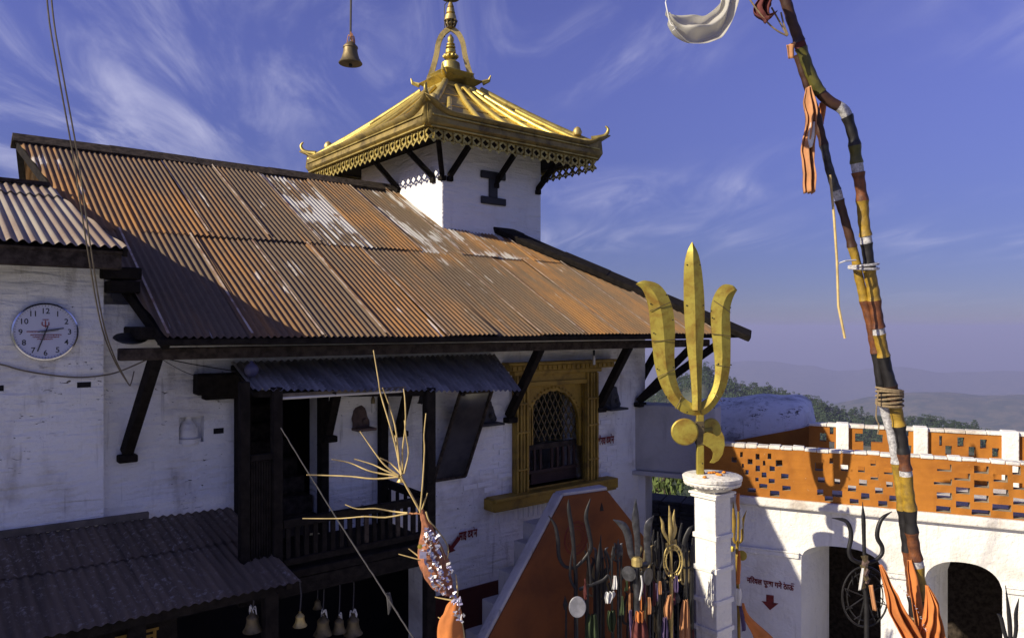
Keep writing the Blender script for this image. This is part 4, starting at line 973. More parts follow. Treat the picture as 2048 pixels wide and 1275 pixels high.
def blade(left, right, nm, ridge=.030, th=.016, y0=0.0):
    rows = []
    left = [(p.x, p.y) for p in smoothpath([Vector((x, y, 0)) for x, y in left], 3)]; right = [(p.x, p.y) for p in smoothpath([Vector((x, y, 0)) for x, y in right], 3)]
    for (lx, ly), (rx, ry) in zip(left, right):
        a, b = zp(lx, ly), zp(rx, ry); m = (a + b) / 2; w = (b - a).length
        dy = Vector((0, 1, 0)); k = min(1, w / .1); f = Vector((0, y0 - th, 0))
        rows.append([a + f, m + f - dy * ridge * k, b + f, b + dy * y0, m + dy * y0, a + dy * y0])
    return MB().grid(rows, True).build(nm, M['trident_gold'], TR, smooth=14)
cb = [(60, 350, 352), (85, 336, 366), (110, 326, 378), (150, 316, 389), (200, 311, 398), (300, 310, 408), (400, 313, 412), (500, 319, 408), (600, 330, 402), (700, 342, 398), (800, 350, 397), (880, 352, 396)]
blade([(l, y) for y, l, r in cb], [(r, y) for y, l, r in cb], 'centre_blade', y0=-.015)
blade([(78, 265), (92, 274), (110, 290), (128, 330), (142, 390), (150, 470), (160, 570), (175, 680), (205, 770), (245, 840), (300, 890), (345, 905), (385, 912)], [(79, 264), (100, 251), (130, 247), (190, 265), (235, 320), (262, 400), (270, 500), (268, 600), (270, 690), (285, 760), (310, 815), (350, 845), (385, 850)], 'side_blade', y0=.02)
blade([(576, 294), (568, 306), (556, 330), (544, 370), (540, 420), (543, 500), (543, 600), (540, 680), (520, 770), (490, 830), (450, 880), (410, 908), (385, 912)][::1], [(575, 293), (564, 279), (545, 268), (505, 268), (468, 310), (447, 380), (448, 470), (458, 560), (466, 640), (466, 720), (450, 785), (420, 830), (385, 850)], 'side_blade', y0=.02)
a, b = zp(392, 905), zp(393, 1200); MB().beam(b, a, .075, .06, (0, 1, 0)).build('shaft', M['trident_gold'], TR, bevel=.006)
b2_ = zp(392, 1040); MB().beam(zp(392, 1050), zp(390, 935), .09, .075, (0, 1, 0)).build('collar', M['bronze'], TR, bevel=.006)
for ex, ey, rx in ((312, 985, .062 * 2.35), (452, 988, .062 * 2.3)):
    c = zp(ex, ey); M3 = Matrix.Rotation(math.radians(90), 3, 'X') @ Matrix.Rotation(math.radians(-8 if ex < 400 else 24), 3, 'Y')
    d_ = MB().lathe([(.0, -.012), (rx * .9, -.01), (rx, .0), (rx * .9, .012), (.0, .016)], 28, c + Vector((0, .06 if ex > 400 else -.05, 0)), M3).build('drum_disc', M['trident_gold'], TR, smooth=30)
MB().tube([zp(312, 985) + Vector((0, -.0, 0)), zp(380, 985), zp(452, 988) + Vector((0, .06, 0))], [.05, .028, .05], 14).build('drum_body', M['trident_gold'], TR, smooth=30)
axe = [(405, 995), (425, 987), (452, 995), (472, 1008), (488, 1000), (494, 985), (505, 1010), (508, 1050), (498, 1095), (478, 1125), (455, 1138), (435, 1136), (448, 1115), (452, 1090), (440, 1068), (418, 1055), (403, 1045)]
vs_ = [zp(x, y) + Vector((0, -.045, 0)) for x, y in axe]
mb = MB(); k = len(axe); mb.add(vs_ + [v + Vector((0, .012, 0)) for v in vs_], [tuple(range(k)), tuple(range(2 * k - 1, k - 1, -1))] + [(i, i + k, (i + 1) % k + k, (i + 1) % k) for i in range(k)]); mb.build('axe_blade', M['trident_gold'], TR)
for (xa, ya, xb, yb4) in ((313, 342, 411, 346), (331, 614, 399, 617), (145, 397, 250, 352), (158, 545, 271, 536), (180, 722, 268, 680), (458, 346, 540, 405), (450, 508, 543, 520), (470, 660, 540, 674), (458, 795, 497, 838), (270, 875, 302, 812), (388, 842, 397, 910)):
    p, q = zp(xa, ya), zp(xb, yb4); m = (p + q) / 2
    MB().tube([p + Vector((0, -.012, 0)), m + Vector((0, -.034, 0)), q + Vector((0, -.012, 0))], .0045, 5).build('wire_seam', M['bronze'], TR)
for x, y in ((325, 172), (388, 172), (323, 370), (404, 370), (150, 362), (227, 318), (258, 440), (165, 505), (262, 672), (182, 680), (228, 815), (300, 815), (325, 890), (540, 380), (452, 430), (543, 660), (480, 655), (460, 870), (516, 790), (398, 960), (400, 1140)):
    MB().lathe([(.009, 0), (.007, .006), (0, .008)], 6, zp(x, y) + Vector((0, -.042 if 300 < x < 410 else -.012, 0)), RX).build('rivet', M['iron'], TR)
for k in range(26):
    a = random.uniform(0, 6.28); r = random.uniform(.03, .27) if k < 18 else random.uniform(.06, .16)
    if k < 20 and k % 4: continue
    c = Vector((pc.x + cap0.x * UX + r * math.cos(a) * .9, pc.y + r * math.sin(a) * .9 - .05, topz + .001))
    o = MB().lathe([(.0, 0), (.018, .003), (.024, .010), (.015, .020), (0, .022)], 9).build('marigold_flower', M['marigold'], None, c, wob=.01, wobs=60)
    tag(o, 'loose orange marigold head on the round pillar capital', 'flower', 'marigolds on the pillar capital')

# ------------------------------------------------------------------ bells
def bell(px, py, hpx, Y, label, group, m, rope_top, bow=True, rm='rope', cl=None):
    s = hpx / F * Y; p = W(px, py, Y)                # mouth at (px, py)
    o = thing('hanging_bell', label, 'bell', p, 0, group)
    MB().lathe([(.52 * s, 0), (.54 * s, .03 * s), (.50 * s, .08 * s), (.40 * s, .25 * s), (.33 * s, .5 * s), (.31 * s, .7 * s), (.34 * s, .72 * s), (.33 * s, .78 * s), (.22 * s, .9 * s), (.10 * s, 1.0 * s), (.06 * s, 1.02 * s)], 20).build('bell', M[m], o, smooth=35)
    MB().lathe([(0, -.14 * s), (.08 * s, -.12 * s), (.09 * s, -.06 * s), (.04 * s, .02 * s), (.02 * s, .5 * s)], 8).build('clapper', M['iron'], o)
    MB().tube([(.07 * s * math.cos(t * .7), 0, 1.08 * s + .08 * s * math.sin(t * .7)) for t in range(10)], .022 * s, 6).build('loop', M[m], o)
    ln = rope_top - p.z
    MB().tube([(0, 0, 1.12 * s), (.01, 0, 1.12 * s + (ln - 1.12 * s) * .5), (-.004, 0, ln)], .006, 6).build('rope', M[rm], o)
    if bow:
        mb = MB()
        for k in range(7):
            a = random.uniform(0, 6.28); mb.tube(smoothpath([(0, 0, 1.18 * s), (.16 * s * math.cos(a), .1 * s * math.sin(a), 1.3 * s + random.uniform(-.1, .15) * s), (.22 * s * math.cos(a + .4), .1 * s, random.uniform(.6, 1.1) * s)], 3), .02 * s, 5)
        mb.build('tied_ribbon', M[cl or 'white_cloth'], o)
    return o
zbm = (L(640, 1165, 1.0)).z + .05
bell(701, 128, 44, 4.2, 'brass bell with frayed ribbon hanging on a cord against the sky', None, 'bronze', H + 3.3, True, 'cable', 'tan_cloth')
BL = [(505, 1261, 36, 5.9, 'small bell wrapped in ribbon at the canopy edge', H - 2.1), (600, 1251, 26, 6.05, 'small bright brass bell on a chain below the canopy corner', H - 2.05),
      (635, 1216, 18, 7.0, 'tiny dim bell above the large bell under the porch', zbm), (646, 1268, 36, 6.7, 'largest bronze bell in the row under the porch', zbm), (678, 1263, 28, 6.75, 'small middle bronze bell in the row under the porch', zbm), (706, 1267, 36, 6.85, 'bronze bell at the end of the row under the porch', zbm)]
for px, py, hh, Y, lab, zt4 in BL: bell(px, py, hh, Y, lab, None, 'brass' if px == 600 else 'bronze', zt4, px not in (600, 635))
pa, pb = W(560, 1175, 6.55), W(770, 1128, 7.15); pa.z = pb.z = zbm + .02
tag(MB().beam(pa, pb, .06, .07).build('bell_beam', M['wood']), 'dark timber beam the porch bells hang from', 'beam')
bell(843, 806, 16, 7.6, 'tiny dark bell hanging under the porch canopy', None, 'iron', H - .55, False)
bell(801, 963, 15, 4.0, 'tiny brass bell tied at the fork of the dry twig', None, 'brass', W(801, 945, 4.0).z, False)

# ------------------------------------------------------------------ cables and ropes
def PX(l, n=5): return smoothpath([W(*p) for p in l], n)
for k, dx in enumerate((0, 9)):
    q = [(60 + dx, -760, 4.1), (88 + dx, -140, 4.4), (96 + dx, 20, 4.5), (117 + dx, 150, 4.6), (146 + dx, 310, 4.8), (172 + dx * .8, 480, 5.0), (200 + dx * .6, 640, 5.4), (226 + dx * .4, 715, 5.7), (256, 766, 5.85)]
    if k == 0: q += [(262, 766, 5.85), (268, 742, 5.9)]
    tag(MB().tube(PX(q), .0055, 6).build('overhead_cable', M['cable2']), 'thin overhead cable past the clock, ending in a hooked loose end' if k == 0 else 'thin overhead cable past the clock, running beside the hooked one', 'cable', 'pair of cables past the clock')
q = [L(-60, 722, .13), L(0, 728, .12), L(40, 739, .12), L(90, 748, .12), (L(150, 754, .12)), L(200, 751, .12), L(240, 742, .1), L(300, 716, .25)]
tag(MB().tube(smoothpath([wp(v) for v in q], 4), .006, 6).build('wall_cable', M['cable2']), 'twisted cable sagging along the wall below the clock', 'cable')
q = [L(310, 712, .5), L(380, 727, .4), L(470, 742, .55)]; tag(MB().tube(smoothpath([wp(v) for v in q], 4), .005, 5).build('wall_cable', M['iron']), 'dark cable strung from the eave bracket to the porch canopy', 'cable')
q = [L(320, 716, .45), L(362, 740, .2), L(392, 752, .15)]; tag(MB().tube(smoothpath([wp(v) for v in q], 4), .003, 5).build('wall_cable', M['iron']), 'thin wire dropping to the black lintel stub', 'cable')
q = [(562, 855, 5.9), (620, 950, 5.7), (690, 1062, 5.4), (760, 1170, 5.1), (830, 1280, 4.8), (900, 1380, 4.5)]
ro = thing('guy_rope', 'grey rope slanting down in front of the dark porch', 'rope', W(*q[0])); rp0 = W(*q[0])
MB().tube([p - rp0 for p in PX(q, 10)], .0055, 7).build('cord', M['rope'], ro, wob=.003, wobs=30)
MB().tube([W(776, 1185, 5.08) - rp0, W(780, 1205, 5.08) - rp0, W(777, 1228, 5.08) - rp0], [.016, .02, .004], 6).build('knot_rag', M['rope'], ro)

# ------------------------------------------------------------------ small things on and under the porch
q = L(690, 788, PD + .0); fl = thing('tube_light', 'long fluorescent tube under the porch canopy', 'lamp', wp(L(690, 788, PD)), PH)
qa, qb = L(575, 786, PD), L(795, 786, PD); MB().box(-.62, .62, -.02, .02, .008, .04).build('batten', M['purlin'], fl); MB().tube([(-.6, -.01, 0), (.6, -.01, 0)], .014, 8).build('tube', M['glass_tube'], fl)
bu = thing('bulb_lamp', 'compact lamp bulb hanging by the idol under the porch', 'lamp', wp(L(746, 826, .3)), PH)
MB().lathe([(0, 0), (.016, .004), (.018, .09), (.016, .10)], 10).build('glass', M['glass_tube'], bu); MB().lathe([(.022, .10), (.022, .14), (.012, .17)], 10).build('holder', M['bronze'], bu); MB().tube([(0, 0, .17), (0, 0, .34)], .004, 5).build('flex', M['cable'], bu)
def idol(px, py, hpx, wpx, label, m, d=.0, top=.25):
    q = L(px, py, d); Y = wp(q).y; h = hpx / F * Y; w = wpx / F * Y / .8
    o = thing('stone_idol', label, 'idol', wp(q), PH)
    rows = []
    for k in range(9):
        f = k / 8; r = (1 - f ** 2.2) ** .5 * .5 * w + .01; rows.append([(r * math.cos(a * .524) + .03 * w * math.sin(k), min(0, -.45 * r * math.sin(a * .524) * 1.0) - .002, h * f) for a in range(0, 7)])
    MB().grid(rows).build('body', M[m], o, wob=.02, wobs=14, smooth=50)
    MB().box(-w * .55, w * .62, -.16, -.002, -.03, -.001).build('ledge', M[m], o, bevel=.008)
    MB().lathe([(0, -.03), (.035, -.01), (.04, .01), (.025, .03), (0, .035)], 8, (.15 * w, -.15 * w - .02, h * .28)).build('carving', M[m], o)
    for s in (-1, 1): MB().tube([(s * .2 * w, -.2 * w, .02), (s * .25 * w, -.22 * w, h * .3), (s * .1 * w, -.16 * w, h * .6)], .018, 6).build('carving', M[m], o)
    return o
q = L(966, 820, 0); MB().box(q.x - .20, q.x + .06, -.014, -.002, q.z - .17, q.z + .24).build('idol_panel', M['stone'], B)
idol(969, 844, 46, 40, 'dark carved stone idol on a square panel left of the gilded window', 'stone')
idol(1222, 814, 44, 34, 'weathered stone idol under the brace right of the gilded window', 'stone')
idol(720, 853, 44, 28, 'red-brown stone idol on the wall inside the porch', 'stone_r')
mi = thing('framed_picture', 'large dark framed picture leaning out from the wall beside the porch post', 'picture', wp(L(895, 955, .02)), PH)
q = L(895, 955, .02); qa = L(862, 955, .02); qb = L(925, 955, .02); wd = (qb.x - qa.x); hh = 1.0
def MI(x, z, o=0): return (x * wd / 2 + .10 * z, -.03 - .38 * z - o, z * hh)
mb = MB().add([MI(-1, 0), MI(1, 0), MI(1, 1), MI(-1, 1)], [(0, 1, 2, 3)]); mb.build('print', M['mirror'], mi, thick=.01)
for a, b in (((-1, 0), (1, 0)), ((1, 0), (1, 1)), ((1, 1), (-1, 1)), ((-1, 1), (-1, 0))): MB().beam(MI(*a, .012), MI(*b, .012), .03, .03).build('frame', M['wood2'], mi)
vb = W(503, 740, 6.45); o = MB().lathe([(0, -.06), (.03, -.055), (.055, -.02), (.06, .01), (.045, .045), (.02, .06), (.012, .08), (0, .085)], 16).build('plastic_ball', M['violet'], None, vb, smooth=60); tag(o, 'dull violet plastic ball lying on the porch canopy', 'ball')
q = wp(L(1188, 720, .3)); o = thing('hanging_bulb', 'white tube bulb hanging from the eave above the gilded window', 'lamp', q, PH)
MB().lathe([(0, -.06), (.016, -.055), (.018, .05), (.012, .06)], 8).build('glass', M['glass_tube'], o); MB().lathe([(.014, .06), (.014, .13)], 8).build('holder', M['iron'], o)

# ------------------------------------------------------------------ cloth
def cloth(name, pairs, m, parent=None, org=Vector((0, 0, 0)), nx=10, sub=5, fold=.02, fr=3.0, thick=.004, seed=0):
    """a draped strip: pairs of left and right edge points, with folds across it"""
    A = smoothpath([p[0] for p in pairs], sub); C = smoothpath([p[1] for p in pairs], sub); rows = []
    for i, (a, c) in enumerate(zip(A, C)):
        row = []
        for j in range(nx + 1):
            t = j / nx; p = a.lerp(c, t); k = min(1, (c - a).length / .06)
            f = math.sin(t * fr * 6.28 + seed + .25 * math.sin(i * .35)) * fold * k + mnoise.noise(p * 9 + Vector((seed, 0, 0))) * fold * .8 * k
            row.append(p + Vector((0, f, 0)) - org)
        rows.append(row)
    return MB().grid(rows).build(name, m, parent, org if parent is None else (0, 0, 0), smooth=180, thick=thick)

# ------------------------------------------------------------------ lashed bamboo mast
BY = 5.6
def bpath(l):
    out = []
    for x, y in l: out.append(W(x, y, BY - .0004 * (1275 - y)))
    return out
PA = [(1856, 1420), (1850, 1275), (1842, 1180), (1830, 1110), (1822, 1050), (1815, 980), (1803, 880), (1788, 800), (1770, 725), (1757, 660), (1748, 590), (1738, 530), (1731, 470), (1724, 400), (1714, 330), (1706, 270), (1688, 222), (1657, 202), (1636, 178), (1612, 122), (1592, 64), (1570, 0), (1545, -80)]
PB = [(1848, 1420), (1838, 1275), (1826, 1150), (1812, 1040), (1802, 950), (1790, 880), (1772, 800), (1760, 725), (1748, 660), (1735, 600), (1716, 520), (1696, 440), (1678, 380), (1663, 330), (1648, 270), (1637, 225), (1622, 175), (1600, 105)]
mast = thing('bamboo_mast', 'leaning mast of two lashed bamboo poles in painted bands', 'pole', (W(1852, 1420, BY).x, BY, 0)); mo = mast.location.copy()
BA = [(1420, 1262, 'bam_b'), (1262, 1195, 'bam_b'), (1195, 1132, 'bam_y'), (1132, 1118, 'bam_w'), (1118, 1062, 'bam_r'), (1062, 1018, 'bam_b'), (1018, 950, 'bam_y'), (950, 938, 'bam_w'), (938, 905, 'bam_r'), (905, 850, 'bam_b'), (850, 808, 'bam_y'), (808, 770, 'bam_d'), (770, 712, 'bam_b'), (712, 668, 'bam_y'), (668, 655, 'bam_w'), (655, 600, 'bam_r'), (600, 540, 'bam_y'), (540, 486, 'bam_b'), (486, 472, 'bam_w'), (472, 402, 'bam_y'), (402, 345, 'bam_r'), (345, 327, 'bam_w'), (327, 290, 'bam_o'), (290, 232, 'bam_b'), (232, 212, 'bam_w'), (212, 186, 'bam_d'), (186, 95, 'bam_o'), (95, 84, 'red_cloth'), (84, -80, 'bam_d')]
BB = [(1420, 1190, 'bam_b'), (1190, 1100, 'bam_r'), (1100, 1018, 'bam_b'), (1018, 925, 'bam_y'), (925, 808, 'bam_w'), (808, 705, 'bam_b'), (705, 600, 'bam_r'), (600, 492, 'bam_y'), (492, 400, 'bam_d'), (400, 380, 'bam_w'), (380, 290, 'steel'), (290, 105, 'bam_d')]
for path, bands, r0, r1, dy in ((PA, BA, .047, .034, 0), (PB, BB, .038, .026, -.05 + .05)):
    pts = smoothpath([p for p in bpath(path)], 8); pts = [p + Vector((0, .04 if path is PB else 0, 0)) for p in pts]
    ys = [HY - (p.z - H) / p.y * F for p in pts]
    for (ya, yb, m) in bands:
        seg = [];
        def at(y):
            for i in range(len(pts) - 1):
                if ys[i] >= y >= ys[i + 1]: return pts[i].lerp(pts[i + 1], (ys[i] - y) / max(1e-6, ys[i] - ys[i + 1]))
            return pts[0] if y > ys[0] else pts[-1]
        n = max(2, int((ya - yb) / 5)); seg = [at(ya + (yb - ya) * k / n) for k in range(n + 1)]
        rad = []
        for k in range(n + 1):
            y = ya + (yb - ya) * k / n; r = lerp(r0, r1, (1420 - y) / 1500); nod = math.exp(-(k * (ya - yb) / n / 7) ** 2) + math.exp(-((n - k) * (ya - yb) / n / 7) ** 2); rad.append(r * (1 + .17 * nod * (1 if ya - yb > 30 else .3)) * (1 + .04 * math.sin(k * 1.3 + ya)))
        o = MB().tube([p - mo for p in seg], rad, 14).build('bamboo_band', M[m], mast, smooth=60, wob=.006, wobs=7)
for y, n in ((790, 6), (1240, 4), (530, 2)):
    pth = bpath([(interp(sorted([(b, a) for a, b in PA]), y), y)])[0]; q2 = bpath([(interp(sorted([(b, a) for a, b in PB]), y), y)])[0]
    c = (pth + q2) / 2 - mo; w = (pth - q2).length / 2 + .062
    for k in range(n):
        ring = [c + Vector((math.cos(t / 20 * 6.2832) * w, math.sin(t / 20 * 6.2832) * .075, (k - n / 2) * .022 + .012 * math.sin(t / 20 * 6.28 + k))) for t in range(21)]
        MB().tube(ring, .009, 6).build('lashing', M['twine' if y > 600 else 'bam_w'], mast)
MB().tube([p - mo for p in PX([(1757, 780, 5.35), (1752, 830, 5.34), (1758, 850, 5.34), (1755, 868, 5.34)], 4)], .005, 5).build('loose_twine', M['twine'], mast)
ck = thing('thin_cane', 'thin pale cane hanging beside the bamboo mast', 'cane', W(1663, 378, 5.15)); c0 = W(1663, 378, 5.15)
for a, b in (((1660, 350), (1668, 430)), ((1668, 430), (1674, 520)), ((1674, 520), (1677, 612)), ((1677, 612), (1690, 676))):
    MB().tube([W(*a, 5.15) - c0, W(*b, 5.15) - c0], [.009, .009], 7).build('cane_joint', M['straw'], ck)
MB().tube([W(1674, 528, 5.15) - c0, W(1690, 522, 5.15) - c0, W(1712, 520, 5.2) - c0], .006, 5).build('tie', M['white_cloth'], ck)
def cw(l, Y): return [(W(a, b, Y), W(c, d, Y)) for a, b, c, d in l]
o = cloth('hanging_cloth', cw([(1614, 175, 1622, 172), (1611, 215, 1632, 218), (1612, 245, 1630, 250), (1607, 285, 1631, 285), (1607, 330, 1630, 325), (1608, 386, 1629, 386)], 5.12), M['tan_cloth'], None, W(1620, 175, 5.12), 18, 7, .05, 2.3); tag(o, 'long faded orange cloth tied to the bamboo fork', 'cloth')
o = cloth('hanging_cloth', cw([(1640, 205, 1655, 200), (1636, 235, 1652, 225), (1640, 262, 1648, 245)], 5.28), M['orange_cloth'], None, W(1645, 205, 5.28), 8, 4, .012, 1.2); tag(o, 'short orange rag stuffed in the bamboo fork', 'cloth')
o = cloth('hanging_cloth', cw([(1622, 245, 1630, 243), (1616, 275, 1629, 270), (1620, 296, 1624, 294)], 5.07), M['white_cloth'], None, W(1624, 245, 5.07), 6, 4, .008, 1); tag(o, 'small white rag knotted to the orange cloth', 'cloth')
o = cloth('hanging_cloth', cw([(1573, 90, 1592, 84), (1575, 100, 1588, 96), (1577, 117, 1588, 117)], 5.05), M['tan_cloth'], None, W(1580, 88, 5.05), 6, 3, .01, 1); tag(o, 'little brown rag tied high on the bamboo mast', 'cloth')
rg = thing('red_bundle', 'dark red cloth bundle tied on twigs near the mast top', 'cloth', W(1535, 30, 5.0)); r0_ = W(1535, 30, 5.0)
cloth('bundle', cw([(1524, -10, 1545, -12), (1510, 10, 1546, 5), (1512, 25, 1540, 15), (1528, 40, 1538, 30), (1531, 47, 1557, 20)], 5.0), M['red_cloth'], rg, r0_, 10, 4, .05, 2.3)
for l in ([(1497, -5), (1510, 14), (1535, 45), (1555, 62), (1575, 72)], [(1543, 15), (1560, 45), (1575, 72)], [(1562, 25), (1568, 50), (1576, 70)]):
    MB().tube([p - r0_ for p in PX([(x, y, 5.0) for x, y in l], 3)], .006, 5).build('twig', M['twine'], rg)
o = cloth('prayer_cloth', cw([(1333, 18, 1342, 50), (1345, 27, 1352, 70), (1370, 33, 1375, 90), (1400, 34, 1400, 93), (1425, 22, 1430, 86), (1440, 8, 1448, 70), (1445, -10, 1465, 35), (1450, -34, 1478, -14)], 4.6), M['muslin'], None, W(1400, 20, 4.6), 24, 6, .055, 1.7, .002); tag(o, 'sheer white cloth billowing against the sky', 'cloth')
o = MB().tube([p for p in PX([(1331, 5, 4.6), (1334, 20, 4.58), (1341, 48, 4.58), (1352, 55, 4.57), (1345, 62, 4.57)], 4)], .004, 5).build('cloth_cord', M['white_cloth']); tag(o, 'white cord trailing from the corner of the sheer cloth', 'cord')
mt = W(1548, -75, 5.08); bt_ = W(701, 0, 4.2); bt_.z = H + 3.3
oh = smoothpath([Vector((-5.5, 4.6, H + 4.1)), bt_, bt_.lerp(mt, .6) + Vector((0, 0, -.1)), mt], 6)
tag(MB().tube(oh, .006, 6).build('overhead_rope', M['cable']), 'dark rope strung overhead from the bamboo mast carrying the hanging bell', 'rope')
tag(MB().tube([W(1331, 5, 4.6), oh[14]], .003, 5).build('cloth_cord', M['white_cloth']), 'thin cord holding up one corner of the sheer cloth', 'cord')
tag(MB().tube([W(1470, -20, 4.6), mt], .003, 5).build('cloth_cord', M['white_cloth']), 'thin cord tying the sheer cloth to the mast', 'cord')
oc = thing('orange_banner', 'orange cloth wrapped round the foot of the bamboo mast', 'cloth', W(1840, 1275, 5.35)); o0 = W(1840, 1275, 5.35)
cloth('left_tail', cw([(1759, 1130, 1763, 1128), (1765, 1150, 1775, 1150), (1773, 1180, 1788, 1178), (1778, 1215, 1806, 1212), (1790, 1245, 1828, 1240), (1806, 1278, 1848, 1275), (1830, 1340, 1880, 1340)], 5.3), M['orange_cloth'], oc, o0, 22, 6, .055, 2.2)
cloth('right_fold', cw([(1852, 1170, 1856, 1170), (1854, 1195, 1866, 1190), (1850, 1230, 1878, 1225), (1842, 1262, 1886, 1262), (1840, 1340, 1890, 1340)], 5.28), M['orange_cloth'], oc, o0, 22, 6, .05, 2.6)
cloth('back_strip', cw([(1815, 1120, 1824, 1118), (1818, 1160, 1838, 1160), (1824, 1210, 1846, 1215), (1830, 1260, 1850, 1262)], 5.5), M['orange_cloth'], oc, o0, 8, 5, .02, 1.1)
mb = MB()
for k in range(46):
    f = random.random(); x, y = lerp(1764, 1842, f) + 12 * math.sin(f * 3), lerp(1140, 1262, f); p = W(x + 8, y, 5.26) - o0; a = random.uniform(0, 6.28); s = .012
    mb.add([p, p + Vector((s * math.cos(a), -.005, s * math.sin(a))), p + Vector((-s * .5 * math.sin(a), .003, s * .5 * math.cos(a)))], [(0, 1, 2)])
o = mb.build('tinsel_fringe', M['tinsel'], oc); o['kind'] = 'stuff'

# ------------------------------------------------------------------ tridents
def rodpx(mb, l, Y, r, n=8, flat=1.0, sub=4):
    pts = smoothpath([W(x, y, Y) for x, y in l], sub); k = len(pts)
    rr = [lerp(r[0], r[1], i / (k - 1)) if isinstance(r, tuple) else r for i in range(k)]
    if isinstance(r, list): rr = [interp([(j / (len(r) - 1), v) for j, v in enumerate(r)], i / (k - 1)) for i in range(k)]
    mb.tube(pts, rr, n, flat); return mb
def trident(name, label, Y, prongs, stem, m, r, sr=.02, group=None, flat=.5):
    bx, by = stem[-1]; p = W(bx, by, Y); o = thing(name, label, 'trident', (p.x, p.y, 0), 0, group); org = Vector((p.x, p.y, 0))
    def part(l, rr, nm, fl):
        mb = MB(); rodpx(mb, l, Y, rr, 8, fl); mb.v = [tuple(Vector(v) - org) for v in mb.v]; return mb.build(nm, M[m], o, smooth=60)
    for pr in prongs: part(pr[0], pr[1] if len(pr) > 1 else r, 'prong', flat)
    st_ = list(stem); z0y = HY + H * F / Y; st_.append((bx, z0y - 1)); part(st_, sr, 'stem', 1.0)
    return o, org
LF = lambda w: [.004, w, w * .95, w * .8, w * .55]
trident('iron_trident', 'tall dark iron trident with wavy prongs before the orange stair wall', 7.05, [([(1150, 1135), (1130, 1132), (1118, 1112), (1116, 1080), (1110, 1050), (1097, 1030)], [.016, .016, .018, .02, .016, .004]), ([(1150, 1140), (1148, 1100), (1144, 1060), (1138, 1020), (1137, 998)], [.016, .018, .022, .02, .004]), ([(1150, 1135), (1168, 1118), (1182, 1095), (1177, 1060), (1172, 1030), (1181, 996)], [.016, .016, .02, .022, .02, .004])], [(1150, 1130), (1152, 1200)], 'iron', .018)
trident('iron_trident', 'small iron trident with thin upright prongs beside the ringed emblem', 7.2, [([(1192, 1165), (1180, 1150), (1176, 1125), (1170, 1100)], LF(.012)), ([(1192, 1165), (1198, 1120), (1202, 1068)], [.016, .024, .003]), ([(1192, 1168), (1215, 1155), (1212, 1120), (1208, 1100)], LF(.012))], [(1192, 1160), (1194, 1220)], 'iron', .014)
trident('iron_trident', 'crossbar iron trident low among the shadowed offerings', 7.0, [([(1150, 1175), (1140, 1150), (1145, 1090)], [.014, .014, .003]), ([(1158, 1178), (1205, 1160), (1218, 1150), (1225, 1185)], [.018, .016, .012, .004]), ([(1182, 1168), (1180, 1140), (1175, 1085)], [.012, .012, .003])], [(1172, 1172), (1174, 1220)], 'iron', .014)
bt, bo = trident('steel_trident', 'broad steel trident with hooked blades and drum discs before the stair wall', 6.9, [([(1272, 1128), (1262, 1105), (1256, 1070), (1246, 1050), (1226, 1038)], [.02, .030, .036, .036, .004]), ([(1274, 1130), (1275, 1080), (1271, 1040), (1272, 996)], [.022, .028, .036, .003]), ([(1276, 1128), (1296, 1124), (1294, 1085), (1296, 1050), (1308, 1030)], [.02, .026, .032, .034, .004])], [(1273, 1122), (1273, 1160), (1274, 1230)], 'steel', .02, .030, None, .28)
for x, y, a, rr_ in ((1258, 1146, -25, .068), (1296, 1152, 50, .078)):
    c = W(x, y, 6.86) - bo; MB().lathe([(0, -.01), (rr_, -.006), (rr_ * 1.05, .0), (rr_, .008), (0, .01)], 24, c, Matrix.Rotation(math.radians(90), 3, 'X') @ Matrix.Rotation(math.radians(a), 3, 'Y')).build('drum_disc', M['steel'], bt, smooth=30)
MB().lathe([(.05, 0), (.052, .06), (.03, .08)], 10, W(1274, 1130, 6.88) - bo).build('socket', M['brass'], bt)
trident('iron_trident', 'blackened slim trident between the steel trident and the brass one', 7.3, [([(1318, 1140), (1308, 1120), (1306, 1085), (1308, 1058)], LF(.012)), ([(1318, 1145), (1317, 1100), (1316, 1062)], LF(.014)), ([(1318, 1140), (1326, 1120), (1326, 1090), (1322, 1065)], LF(.012))], [(1318, 1140), (1318, 1200)], 'iron', .012)
trident('iron_trident', 'blackened curved trident close against the white pillar', 7.4, [([(1384, 1150), (1370, 1120), (1369, 1085), (1378, 1060), (1386, 1050)], [.016, .022, .026, .022, .003]), ([(1384, 1152), (1384, 1110), (1386, 1075)], LF(.016)), ([(1360, 1120), (1358, 1080), (1364, 1045)], LF(.016))], [(1383, 1140), (1383, 1220)], 'iron', .018)
bt, bo = trident('brass_trident', 'small bright brass trident above a brass ring ornament', 7.1, [([(1340, 1085), (1327, 1062), (1325, 1045), (1320, 1032)], [.014, .018, .014, .003]), ([(1340, 1090), (1341, 1050), (1338, 1010)], [.014, .022, .004]), ([(1342, 1085), (1350, 1060), (1347, 1040), (1349, 1018)], [.014, .018, .016, .003]), ([(1336, 1105), (1334, 1085)], .02), ([(1350, 1100), (1348, 1078)], .022)], [(1341, 1080), (1342, 1140), (1343, 1230)], 'brass', .014, .016)
for rx, ry, rr_ in ((19, 33, .009), (14, 24, .006)):
    MB().tube([W(1346 + rx * math.cos(t / 28 * 6.2832), 1121 + ry * math.sin(t / 28 * 6.2832), 7.02) - bo for t in range(29)], rr_, 7).build('ring', M['brass'], bt, smooth=60)
for k in range(14):
    t = k / 14 * 6.2832; MB().beam(W(1346 + 14 * math.cos(t), 1121 + 24 * math.sin(t), 7.02) - bo, W(1346 + 19 * math.cos(t), 1121 + 33 * math.sin(t), 7.02) - bo, .01, .006).build('ring_spoke', M['brass'], bt)
